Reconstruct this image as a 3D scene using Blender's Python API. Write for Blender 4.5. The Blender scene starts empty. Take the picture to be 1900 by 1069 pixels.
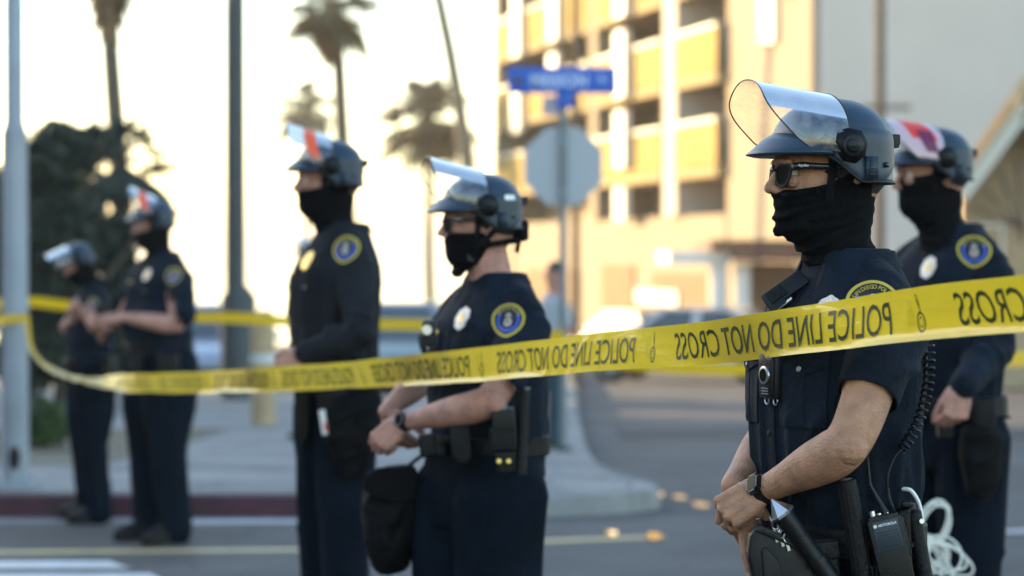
import bpy, bmesh, math, random
import numpy as np
from mathutils import Vector, Matrix, noise
from mathutils.bvhtree import BVHTree
R = math.radians
PI = math.pi
scene = bpy.context.scene
C = scene.collection
random.seed(7)
rng = np.random.default_rng(11)

# ------------------------------------------------------------------ camera
FPX = 4486.0           # focal length in pixels of a 1900 px wide picture (85 mm)
HOR = 463.0            # row of the horizon
CAMZ = 1.57
cam_d = bpy.data.cameras.new('camera')
cam = bpy.data.objects.new('camera', cam_d); C.objects.link(cam)
cam_d.sensor_width = 36.0; cam_d.lens = 85.0
cam.location = (0, 0, CAMZ)
PITCH = math.atan((534.5 - HOR) / FPX)
cam.rotation_euler = (R(90) - PITCH, 0, 0)
cam_d.clip_start = 0.05; cam_d.clip_end = 9000
cam_d.dof.use_dof = True
cam_d.dof.focus_distance = 4.45
cam_d.dof.aperture_fstop = 3.2
cam_d.dof.aperture_blades = 0
scene.camera = cam

# ------------------------------------------------------------------ sky, sun, exposure
SUN_AZ, SUN_EL = -52.0, 10.0          # degrees right of the view direction, above the horizon
w = bpy.data.worlds.new('World'); scene.world = w; w.use_nodes = True
nt = w.node_tree
bg = nt.nodes['Background']
sky = nt.nodes.new('ShaderNodeTexSky'); sky.sky_type = 'NISHITA'; sky.sun_disc = False
sky.sun_elevation = R(SUN_EL); sky.sun_rotation = R(SUN_AZ % 360)
sky.air_density = 1.0; sky.dust_density = .7; sky.ozone_density = 1.15
nt.links.new(sky.outputs[0], bg.inputs[0]); bg.inputs[1].default_value = 0.15
sd = bpy.data.lights.new('sun', 'SUN'); sd.energy = 3.0; sd.angle = R(0.6); sd.color = (1.0, 0.70, 0.34)
sun = bpy.data.objects.new('sun', sd); C.objects.link(sun)
sv = Vector((math.sin(R(SUN_AZ)) * math.cos(R(SUN_EL)), math.cos(R(SUN_AZ)) * math.cos(R(SUN_EL)), math.sin(R(SUN_EL))))
sun.rotation_euler = (-sv).to_track_quat('-Z', 'Y').to_euler()
sun.location = (-30, 20, 30)
scene.view_settings.view_transform = 'Standard'
scene.view_settings.look = 'None'
scene.view_settings.gamma = 1.0
scene.view_settings.use_curve_mapping = False
scene.view_settings.exposure = 2.25
scene.render.engine = 'CYCLES'
scene.cycles.max_bounces = 8; scene.cycles.transparent_max_bounces = 16
scene.cycles.caustics_reflective = False; scene.cycles.caustics_refractive = False

def P(px, py, d):
    """world point that a picture position (1900 px wide) has at distance d along the street"""
    return Vector(((px - 950) / FPX * d, d, CAMZ - (py - HOR) / FPX * d))

# ------------------------------------------------------------------ materials
M = {}
def mat(name, col, rough=0.6, metal=0.0, bump=0.0, bscale=60.0, var=0.0, vscale=6.0, spec=0.5, coat=0.0, sheen=0.0, trans=0.0, emit=None, weave=0.0):
    if name in M: return M[name]
    m = bpy.data.materials.new(name); m.use_nodes = True
    t = m.node_tree; b = t.nodes['Principled BSDF']
    b.inputs['Base Color'].default_value = (*col, 1); b.inputs['Roughness'].default_value = rough
    b.inputs['Metallic'].default_value = metal; b.inputs['Specular IOR Level'].default_value = spec
    b.inputs['Coat Weight'].default_value = coat
    if sheen: b.inputs['Sheen Weight'].default_value = sheen; b.inputs['Sheen Roughness'].default_value = .4
    tc = t.nodes.new('ShaderNodeTexCoord')
    if var:
        n = t.nodes.new('ShaderNodeTexNoise'); n.inputs['Scale'].default_value = vscale; n.inputs['Detail'].default_value = 6
        t.links.new(tc.outputs['Object'], n.inputs['Vector'])
        r = t.nodes.new('ShaderNodeValToRGB')
        r.color_ramp.elements[0].position = .3; r.color_ramp.elements[1].position = .72
        r.color_ramp.elements[0].color = (*[c * (1 - var) for c in col], 1)
        r.color_ramp.elements[1].color = (*[min(1, c * (1 + var)) for c in col], 1)
        t.links.new(n.outputs['Fac'], r.inputs[0]); t.links.new(r.outputs[0], b.inputs['Base Color'])
        mr = t.nodes.new('ShaderNodeMapRange'); mr.inputs['To Min'].default_value = max(.02, rough - .1); mr.inputs['To Max'].default_value = min(1, rough + .12)
        t.links.new(n.outputs['Fac'], mr.inputs['Value']); t.links.new(mr.outputs[0], b.inputs['Roughness'])
    if bump:
        n2 = t.nodes.new('ShaderNodeTexNoise'); n2.inputs['Scale'].default_value = bscale; n2.inputs['Detail'].default_value = 5
        t.links.new(tc.outputs['Object'], n2.inputs['Vector'])
        bp = t.nodes.new('ShaderNodeBump'); bp.inputs['Strength'].default_value = bump; bp.inputs['Distance'].default_value = .01
        t.links.new(n2.outputs['Fac'], bp.inputs['Height'])
        last = bp
        if weave:
            wv = t.nodes.new('ShaderNodeTexWave'); wv.inputs['Scale'].default_value = weave; wv.inputs['Distortion'].default_value = 1.2
            wv.bands_direction = 'DIAGONAL'
            t.links.new(tc.outputs['Object'], wv.inputs['Vector'])
            b2 = t.nodes.new('ShaderNodeBump'); b2.inputs['Strength'].default_value = .25; b2.inputs['Distance'].default_value = .001
            t.links.new(wv.outputs['Fac'], b2.inputs['Height']); t.links.new(bp.outputs[0], b2.inputs['Normal']); last = b2
        t.links.new(last.outputs[0], b.inputs['Normal'])
    M[name] = m
    return m

def glassy(name, tint, refl=0.0, rough=.02, ior=1.45, milk=0.0):
    """thin clear sheet: see-through mixed with a fresnel reflection"""
    m = bpy.data.materials.new(name); m.use_nodes = True; t = m.node_tree; t.nodes.clear()
    o = t.nodes.new('ShaderNodeOutputMaterial'); tr = t.nodes.new('ShaderNodeBsdfTransparent'); tr.inputs[0].default_value = (*tint, 1)
    g = t.nodes.new('ShaderNodeBsdfGlossy'); g.inputs['Roughness'].default_value = rough
    f = t.nodes.new('ShaderNodeFresnel'); f.inputs[0].default_value = ior
    a = t.nodes.new('ShaderNodeMath'); a.operation = 'ADD'; a.use_clamp = True; a.inputs[1].default_value = refl
    t.links.new(f.outputs[0], a.inputs[0])
    mx = t.nodes.new('ShaderNodeMixShader'); t.links.new(a.outputs[0], mx.inputs[0]); t.links.new(tr.outputs[0], mx.inputs[1]); t.links.new(g.outputs[0], mx.inputs[2])
    out = mx
    if milk:
        tc = t.nodes.new('ShaderNodeTexCoord'); n = t.nodes.new('ShaderNodeTexNoise'); n.inputs['Scale'].default_value = 26; n.inputs['Detail'].default_value = 12; n.inputs['Roughness'].default_value = .75
        t.links.new(tc.outputs['Object'], n.inputs['Vector'])
        mp = t.nodes.new('ShaderNodeMapRange'); mp.inputs['From Min'].default_value = .45; mp.inputs['From Max'].default_value = .8; mp.inputs['To Max'].default_value = milk
        t.links.new(n.outputs['Fac'], mp.inputs['Value'])
        tl = t.nodes.new('ShaderNodeBsdfDiffuse'); tl.inputs[0].default_value = (.75, .75, .78, 1)
        m2 = t.nodes.new('ShaderNodeMixShader'); t.links.new(mp.outputs[0], m2.inputs[0]); t.links.new(mx.outputs[0], m2.inputs[1]); t.links.new(tl.outputs[0], m2.inputs[2]); out = m2
    t.links.new(out.outputs[0], o.inputs[0]); M[name] = m
    return m

def skinmat(name, col):
    m = mat(name, col, .55, var=.26, vscale=30, bump=.45, bscale=230)
    b = m.node_tree.nodes['Principled BSDF']
    b.inputs['Subsurface Weight'].default_value = .12; b.inputs['Subsurface Radius'].default_value = (.012, .004, .002); b.inputs['Subsurface Scale'].default_value = 1.0
    return m

def tapemat(name, col, tl=.42):
    m = bpy.data.materials.new(name); m.use_nodes = True; t = m.node_tree
    b = t.nodes['Principled BSDF']; b.inputs['Base Color'].default_value = (*col, 1); b.inputs['Roughness'].default_value = .28
    x = t.nodes.new('ShaderNodeBsdfTranslucent'); x.inputs[0].default_value = (*col, 1)
    tc = t.nodes.new('ShaderNodeTexCoord'); n = t.nodes.new('ShaderNodeTexNoise'); n.inputs['Scale'].default_value = 7; n.inputs['Detail'].default_value = 4
    mp = t.nodes.new('ShaderNodeMapping'); mp.inputs['Scale'].default_value = (1, 1, 6)
    t.links.new(tc.outputs['Object'], mp.inputs[0]); t.links.new(mp.outputs[0], n.inputs['Vector'])
    bp = t.nodes.new('ShaderNodeBump'); bp.inputs['Strength'].default_value = .35; bp.inputs['Distance'].default_value = .01
    t.links.new(n.outputs['Fac'], bp.inputs['Height']); t.links.new(bp.outputs[0], b.inputs['Normal'])
    mx = t.nodes.new('ShaderNodeMixShader'); mx.inputs[0].default_value = tl
    t.links.new(b.outputs[0], mx.inputs[1]); t.links.new(x.outputs[0], mx.inputs[2])
    t.links.new(mx.outputs[0], t.nodes['Material Output'].inputs[0]); M[name] = m
    return m

mat('navy_cloth', (.0055, .0100, .0185), .80, bump=.4, bscale=60, var=.4, vscale=9, weave=420, spec=.14, sheen=.03)
mat('navy_trouser', (.0042, .0076, .0138), .85, bump=.35, bscale=45, var=.35, vscale=7, weave=380, spec=.07)
mat('dark_jacket', (.015, .016, .020), .85, bump=.35, bscale=45, var=.3, vscale=7, spec=.1, sheen=.03)
mat('black_cloth', (.0045, .0046, .0052), .88, bump=.4, bscale=90, var=.35, vscale=14, weave=600, spec=.09)
mat('black_nylon', (.0045, .0048, .0055), .75, bump=.4, bscale=160, var=.3, vscale=20, spec=.12)
mat('black_plastic', (.0045, .005, .006), .42, bump=.1, bscale=300, var=.2, vscale=30, spec=.3)
mat('gloss_black', (.008, .008, .01), .16)
mat('leather', (.004, .004, .0046), .5, bump=.3, bscale=120, spec=.22)
mat('helmet_shell', (.010, .029, .054), .36, bump=.12, bscale=420, var=.15, vscale=10)
mat('helmet_plate', (.012, .027, .045), .45, bump=.1, bscale=420, var=.2, vscale=16)
mat('steel', (.55, .56, .58), .3, metal=1, var=.2, vscale=50)
mat('silver', (.72, .70, .66), .28, metal=1, bump=.8, bscale=260)
mat('brass', (.62, .45, .15), .35, metal=1)
mat('white_plastic', (.78, .78, .75), .45)
mat('cable_tie', (.72, .72, .66), .5)
mat('red_print', (.72, .03, .015), .45)
mat('orange_print', (.80, .10, .03), .45)
mat('pink_print', (.55, .38, .42), .3)
mat('maroon_print', (.16, .01, .06), .45)
mat('gold_thread', (.60, .46, .06), .7, bump=.4, bscale=400)
mat('yellow_thread', (.70, .58, .06), .7, bump=.4, bscale=400)
mat('navy_thread', (.006, .008, .02), .75, bump=.3, bscale=400)
mat('blue_thread', (.05, .12, .60), .6, bump=.5, bscale=300, var=.4, vscale=200)
mat('pale_thread', (.50, .46, .40), .7, bump=.4, bscale=400)
mat('brown_thread', (.25, .08, .02), .7)
mat('screen', (.006, .007, .003), .25, spec=.10)
mat('grey_rubber', (.16, .17, .18), .5)
mat('speaker_dot', (.002, .002, .002), .8)
mat('print_white', (.7, .7, .7), .6)
mat('tape_ink', (.022, .035, .004), .5)
mat('tape_ink_faint', (.30, .26, .02), .5)
tapemat('tape_yellow', (.94, .62, .028), .42)
tapemat('tape_far', (.86, .55, .012), .45)
mat('eye_dark', (.01, .01, .01), .1)
mat('hair', (.018, .012, .008), .6, bump=.8, bscale=200)
skinmat('skin_fair', (.43, .215, .125))
skinmat('skin_pink', (.46, .22, .16))
glassy('shield_clear', (.93, .94, .95), .02, .05, 1.5, milk=.30)
glassy('shield_bluish', (.88, .90, .95), .03, .03, 1.5, milk=.16)
mat('shield_trim', (.01, .01, .012), .3)
mat('lens_dark', (.003, .003, .004), .06, spec=.10)

# ------------------------------------------------------------------ mesh helpers
def link(name, me, parent=None, mats=None, smooth=True):
    o = bpy.data.objects.new(name, me); C.objects.link(o)
    if mats is not None:
        for m in (mats if isinstance(mats, (list, tuple)) else [mats]): me.materials.append(M[m] if isinstance(m, str) else m)
    if smooth:
        me.polygons.foreach_set('use_smooth', [True] * len(me.polygons))
    if parent is not None: o.parent = parent
    return o

def sharp(o, ang=35):
    o.data.set_sharp_from_angle(angle=R(ang)); return o

def thing(name, label, cat, loc=(0, 0, 0), rz=0, group=None, s=1.0):
    o = bpy.data.objects.new(name, None); C.objects.link(o); o.empty_display_size = .2
    o.location = loc; o.rotation_euler = (0, 0, rz); o.scale = (s, s, s)
    o['label'] = label; o['category'] = cat
    if group: o['group'] = group
    return o
def tag(o, label, cat, group=None):
    o['label'] = label; o['category'] = cat
    if group: o['group'] = group
    return o
def struct(o, kind='structure'):
    o['kind'] = kind; return o

def spline(pts, n):
    out = []; m = len(pts)
    for i in range(m - 1):
        p0_, p1_, p2_, p3_ = pts[max(i - 1, 0)], pts[i], pts[i + 1], pts[min(i + 2, m - 1)]
        for k in range(n):
            u = k / n; out.append(.5 * ((2 * p1_) + (-p0_ + p2_) * u + (2 * p0_ - 5 * p1_ + 4 * p2_ - p3_) * u * u + (-p0_ + 3 * p1_ - 3 * p2_ + p3_) * u ** 3))
    out.append(pts[-1]); return out

class MB:
    """collects shapes into one mesh"""
    def __init__(s): s.v = []; s.f = []; s.mi = []; s.cur = 0
    def add(s, vs, fs):
        k = len(s.v); s.v += [tuple(v) for v in vs]; s.f += [tuple(i + k for i in f) for f in fs]; s.mi += [s.cur] * len(fs); return s
    def box(s, c, size, rot=None, bev=0.0):
        bm = bmesh.new(); bmesh.ops.create_cube(bm, size=1)
        bmesh.ops.scale(bm, vec=size, verts=bm.verts)
        if bev: bmesh.ops.bevel(bm, geom=list(bm.edges), offset=bev, segments=2, affect='EDGES', profile=.6)
        if rot is not None: bmesh.ops.transform(bm, matrix=rot.to_4x4() if len(rot) == 3 else rot, verts=bm.verts)
        bmesh.ops.translate(bm, vec=c, verts=bm.verts)
        return s.bm(bm)
    def bm(s, bm):
        bm.verts.index_update()
        s.add([v.co for v in bm.verts], [[v.index for v in f.verts] for f in bm.faces]); bm.free(); return s
    def tube(s, pts, rad, n=10, cap=True, flat=None, flatdir=None):
        """round or flattened tube along points; rad: number or list"""
        pts = [Vector(p) for p in pts]
        if not isinstance(rad, (list, tuple)): rad = [rad] * len(pts)
        if cap == 'round':
            d0 = (pts[0] - pts[1]).normalized(); d1 = (pts[-1] - pts[-2]).normalized()
            pre = [(pts[0] + d0 * rad[0] * math.sin(a), rad[0] * math.cos(a)) for a in (R(80), R(55), R(28))]
            post = [(pts[-1] + d1 * rad[-1] * math.sin(a), rad[-1] * math.cos(a)) for a in (R(28), R(55), R(80))]
            pts = [p for p, _ in pre] + pts + [p for p, _ in post]
            rad = [r for _, r in pre] + list(rad) + [r for _, r in post]
        tang = []
        for i in range(len(pts)):
            a = pts[max(i - 1, 0)]; b = pts[min(i + 1, len(pts) - 1)]; tang.append((b - a).normalized())
        up = Vector((0, 0, 1)) if abs(tang[0].z) < .9 else Vector((1, 0, 0))
        if flatdir is not None: up = Vector(flatdir)
        u = (up - tang[0] * up.dot(tang[0])).normalized()
        vs = []; fs = []
        for i, p in enumerate(pts):
            if flatdir is not None: u = Vector(flatdir)
            u = (u - tang[i] * u.dot(tang[i])).normalized(); q = tang[i].cross(u)
            fl = (flat[i] if isinstance(flat, (list, tuple)) else flat) if flat else 1.0
            for k in range(n):
                a = 2 * PI * k / n
                vs.append(p + u * (math.cos(a) * rad[i] * fl) + q * (math.sin(a) * rad[i]))
        m = len(pts)
        for i in range(m - 1):
            for k in range(n):
                k2 = (k + 1) % n; fs.append((i * n + k, i * n + k2, (i + 1) * n + k2, (i + 1) * n + k))
        if cap:
            fs.append(tuple(range(n - 1, -1, -1))); fs.append(tuple((m - 1) * n + k for k in range(n)))
        return s.add(vs, fs)
    def slices(s, rows, n=28, expo=2.0, egg=0.0):
        """rows of (z, x_back, x_front, half_width[, y_centre]) stacked horizontally"""
        vs = []; fs = []
        for r in rows:
            z, xb, xf, hw = r[:4]; yc = r[4] if len(r) > 4 else 0
            c = (xb + xf) / 2; rx = (xf - xb) / 2
            for k in range(n):
                a = 2 * PI * k / n; ca, sa = math.cos(a), math.sin(a)
                x = math.copysign(abs(ca) ** (2 / expo), ca); y = math.copysign(abs(sa) ** (2 / expo), sa)
                y *= 1 - egg * max(0, x) ** 2
                vs.append((c + rx * x, yc + hw * y, z))
        m = len(rows)
        for i in range(m - 1):
            for k in range(n):
                k2 = (k + 1) % n; fs.append((i * n + k, i * n + k2, (i + 1) * n + k2, (i + 1) * n + k))
        fs.append(tuple(range(n - 1, -1, -1))); fs.append(tuple((m - 1) * n + k for k in range(n)))
        return s.add(vs, fs)
    def ball(s, c, r, n=12, rot=None):
        if not isinstance(r, (list, tuple)): r = (r, r, r)
        vs = []; fs = []; m = n // 2 + 1
        for i in range(m):
            t = PI * (i + .02) / (m - 1 + .04)
            for k in range(n):
                a = 2 * PI * k / n
                v = Vector((r[0] * math.sin(t) * math.cos(a), r[1] * math.sin(t) * math.sin(a), r[2] * math.cos(t)))
                if rot is not None: v = rot @ v
                vs.append(Vector(c) + v)
        for i in range(m - 1):
            for k in range(n):
                k2 = (k + 1) % n; fs.append((i * n + k, (i + 1) * n + k, (i + 1) * n + k2, i * n + k2))
        fs.append(tuple(range(n))); fs.append(tuple((m - 1) * n + k for k in range(n - 1, -1, -1)))
        return s.add(vs, fs)
    def cyl(s, a, b, r, n=20, r2=None):
        return s.tube([a, b], [r, r if r2 is None else r2], n)
    def prism(s, poly, origin, u, v, w0, w1, nrm=None):
        """polygon (u,v) extruded from w0 to w1 along nrm"""
        u = Vector(u).normalized(); v = Vector(v).normalized(); nn = Vector(nrm).normalized() if nrm is not None else u.cross(v)
        o = Vector(origin); n = len(poly)
        vs = [o + u * a + v * b + nn * w0 for a, b in poly] + [o + u * a + v * b + nn * w1 for a, b in poly]
        fs = [tuple(range(n - 1, -1, -1)), tuple(range(n, 2 * n))] + [(i, (i + 1) % n, (i + 1) % n + n, i + n) for i in range(n)]
        return s.add(vs, fs)
    def mesh(s, name):
        me = bpy.data.meshes.new(name); me.from_pydata(s.v, [], s.f)
        if max(s.mi, default=0): me.polygons.foreach_set('material_index', s.mi)
        me.update(); return me
    def fix(s, me):
        bm = bmesh.new(); bm.from_mesh(me); bmesh.ops.recalc_face_normals(bm, faces=bm.faces); bm.to_mesh(me); bm.free(); return me
    def build(s, name, mats, parent=None, smooth=True, ang=40):
        me = s.fix(s.mesh(name)); o = link(name, me, parent, mats, smooth)
        if smooth and ang: sharp(o, ang)
        return o

def remeshed(mb, voxel, smooth=3, fac=.5):
    """union of closed shapes as one continuous surface"""
    me = mb.fix(mb.mesh('tmp')); o = bpy.data.objects.new('tmp', me); C.objects.link(o)
    r = o.modifiers.new('r', 'REMESH'); r.mode = 'VOXEL'; r.voxel_size = voxel
    if smooth:
        q = o.modifiers.new('s', 'SMOOTH'); q.factor = fac; q.iterations = smooth
    dg = bpy.context.evaluated_depsgraph_get(); dg.update()
    out = bpy.data.meshes.new_from_object(o.evaluated_get(dg))
    bpy.data.objects.remove(o); bpy.data.meshes.remove(me)
    return out

def vget(me):
    a = np.empty(len(me.vertices) * 3, dtype=np.float32); me.vertices.foreach_get('co', a); return a.reshape(-1, 3).astype(np.float64)
def vnorm(me):
    a = np.empty(len(me.vertices) * 3, dtype=np.float32); me.vertex_normals.foreach_get('vector', a); return a.reshape(-1, 3).astype(np.float64)
def vset(me, co):
    me.vertices.foreach_set('co', co.astype(np.float32).ravel()); me.update()

def _h(ix, iy, iz, seed):
    n = (ix * 374761393 + iy * 668265263 + iz * 2147483647 + seed * 1274126177) & 0xffffffff
    n = ((n ^ (n >> 13)) * 1274126177) & 0xffffffff
    return ((n ^ (n >> 16)) & 0xffff) / 65535.0
def vnoise(p, seed=0):
    i = np.floor(p).astype(np.int64); f = p - i; f = f * f * (3 - 2 * f); r = 0
    for dx in (0, 1):
        for dy in (0, 1):
            for dz in (0, 1):
                wgt = (f[:, 0] if dx else 1 - f[:, 0]) * (f[:, 1] if dy else 1 - f[:, 1]) * (f[:, 2] if dz else 1 - f[:, 2])
                r = r + wgt * _h(i[:, 0] + dx, i[:, 1] + dy, i[:, 2] + dz, seed)
    return r * 2 - 1
def ridge(co, a, b, width, amp, bend=0.0):
    """a fold lying between points a and b"""
    a = np.array(a, float); b = np.array(b, float); d = b - a; L = np.dot(d, d)
    t = np.clip(((co - a) @ d) / L, 0, 1)
    q = a + t[:, None] * d
    if bend: q[:, 2] += bend * np.sin(t * PI)
    dist = np.linalg.norm(co - q, axis=1)
    return amp * np.exp(-(dist / width) ** 2) * np.sin(np.clip(t * .92 + .04, 0, 1) * PI) ** .5
def displace(me, fn):
    co = vget(me); nm = vnorm(me); vset(me, co + nm * fn(co)[:, None])

def cut_text(v, f, step):
    """divides glyph faces so that they can follow a bent sheet"""
    bm = bmesh.new(); vs = [bm.verts.new((x, y, 0)) for x, y in v]
    for q in f:
        try: bm.faces.new([vs[i] for i in q])
        except ValueError: pass
    x0 = min(p[0] for p in v); x1 = max(p[0] for p in v); y0 = min(p[1] for p in v); y1 = max(p[1] for p in v)
    y = y0 + .09
    while y < y1:
        bmesh.ops.bisect_plane(bm, geom=list(bm.verts) + list(bm.edges) + list(bm.faces), plane_co=(0, y, 0), plane_no=(0, 1, 0), dist=1e-5); y += .09
    x = x0 + step
    while x < x1:
        bmesh.ops.bisect_plane(bm, geom=list(bm.verts) + list(bm.edges) + list(bm.faces), plane_co=(x, 0, 0), plane_no=(1, 0, 0), dist=1e-5); x += step
    bm.verts.index_update(); out = ([(q.co.x, q.co.y) for q in bm.verts], [tuple(k.index for k in q.verts) for q in bm.faces]); bm.free(); return out

_txt = {}
def textmesh(s, bold=0.0):
    """flat glyph outlines as (verts2d, faces), height of capitals about 0.7"""
    k = (s, bold)
    if k in _txt: return _txt[k]
    cu = bpy.data.curves.new('t', 'FONT'); cu.body = s; cu.size = 1; cu.resolution_u = 3; cu.offset = bold; cu.fill_mode = 'FRONT'
    o = bpy.data.objects.new('t', cu); C.objects.link(o); dg = bpy.context.evaluated_depsgraph_get(); dg.update()
    me = bpy.data.meshes.new_from_object(o.evaluated_get(dg))
    bm = bmesh.new(); bm.from_mesh(me); bmesh.ops.remove_doubles(bm, verts=bm.verts, dist=1e-4); bmesh.ops.triangulate(bm, faces=bm.faces)
    v = [(x.co.x, x.co.y) for x in bm.verts]; bm.verts.index_update(); f = [tuple(q.index for q in p.verts) for p in bm.faces]; bm.free()
    bpy.data.objects.remove(o); bpy.data.curves.remove(cu); bpy.data.meshes.remove(me)
    _txt[k] = (v, f); return _txt[k]

class Decal:
    """lays flat shapes onto a surface by casting rays at it"""
    def __init__(s, me, origin, u, v, away, mat4=None):
        co = vget(me)
        tri = [tuple(p.vertices) for p in me.polygons]
        s.bvh = BVHTree.FromPolygons([Vector(c) for c in co], tri)
        s.frame(origin, u, v, away)
    def frame(s, origin, u, v, away):
        s.o = Vector(origin); s.u = Vector(u).normalized(); s.n = Vector(away).normalized()
        s.v = Vector(v); s.v = (s.v - s.n * s.v.dot(s.n)).normalized(); s.u = (s.u - s.n * s.u.dot(s.n)); s.u = (s.u - s.v * s.u.dot(s.v)).normalized()
        return s
    def at(s, a, b, off=.001):
        src = s.o + s.u * a + s.v * b + s.n * .12
        hit = s.bvh.ray_cast(src, -s.n, .35)
        if hit[0] is None:
            h = s.bvh.find_nearest(s.o + s.u * a + s.v * b); return h[0] + s.n * off
        nn = hit[1] if hit[1].dot(s.n) > 0 else -hit[1]
        return hit[0] + (nn * .5 + s.n * .5).normalized() * off
    def shape(s, mb, pts2, faces, off=.001):
        return mb.add([s.at(a, b, off) for a, b in pts2], faces)
    def radial(s, mb, outline, r0, r1, rings=5, n=48, off=.001, centre=(0, 0)):
        v = []; f = []
        for i in range(rings + 1):
            r = r0 + (r1 - r0) * i / rings
            for k in range(n):
                x, y = outline(2 * PI * k / n); v.append((centre[0] + x * r, centre[1] + y * r))
        for i in range(rings):
            for k in range(n):
                k2 = (k + 1) % n; f.append((i * n + k, (i + 1) * n + k, (i + 1) * n + k2, i * n + k2))
        return s.shape(mb, v, f, off)
    def sheet(s, mb, poly, off=.001, nx=10, ny=10, thick=.0):
        """four-cornered sheet (corners in order) with raised rim"""
        a, b, c, d = [Vector((*p, 0)) for p in poly]; v = []; f = []
        for j in range(ny + 1):
            for i in range(nx + 1):
                s_, t_ = i / nx, j / ny
                q = (a * (1 - s_) + b * s_) * (1 - t_) + (d * (1 - s_) + c * s_) * t_
                v.append(s.at(q.x, q.y, off))
        W = nx + 1
        for j in range(ny):
            for i in range(nx): f.append((j * W + i, j * W + i + 1, (j + 1) * W + i + 1, (j + 1) * W + i))
        k = len(v)
        if thick:
            rim = [(i, 0) for i in range(nx + 1)] + [(nx, j) for j in range(1, ny + 1)] + [(i, ny) for i in range(nx - 1, -1, -1)] + [(0, j) for j in range(ny - 1, 0, -1)]
            for (i, j) in rim:
                v.append(v[j * W + i] - s.n * thick)
            L = len(rim)
            for q in range(L):
                i, j = rim[q]; i2, j2 = rim[(q + 1) % L]
                f.append((j * W + i, k + q, k + (q + 1) % L, j2 * W + i2))
        return mb.add(v, f)
# ------------------------------------------------------------------ helmet (built once, copied for each wearer)
def rim_z(x):
    if x > .055: return -.014
    if x > .028: return -.014 - (.055 - x) / .027 * .018
    if x > -.012: return -.032 - (.028 - x) / .040 * .038
    return -.070
def shell_pt(az, t, off=0.0, zt=None):
    """az from the front towards the left; t 0 at the crown, 1 at the rim"""
    H = .090 + off
    ca, sa = math.cos(az), math.sin(az)
    rx = (.118 if ca > 0 else .110) + off; ry = .112 + off
    ux = math.copysign(abs(ca) ** .96, ca); uy = math.copysign(abs(sa) ** .96, sa)
    zr = rim_z(ca * .112) if zt is None else zt
    # arc: first 70% over the dome, the rest down the side
    if t < .7:
        a = t / .7 * PI / 2; r = math.sin(a) ** .94; z = H * math.cos(a) ** .97
    else:
        k = (t - .7) / .3; r = 1 + .030 * k * k; z = zr * k
    return Vector((rx * ux * r, ry * uy * r, z))
HEL = {}
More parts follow.
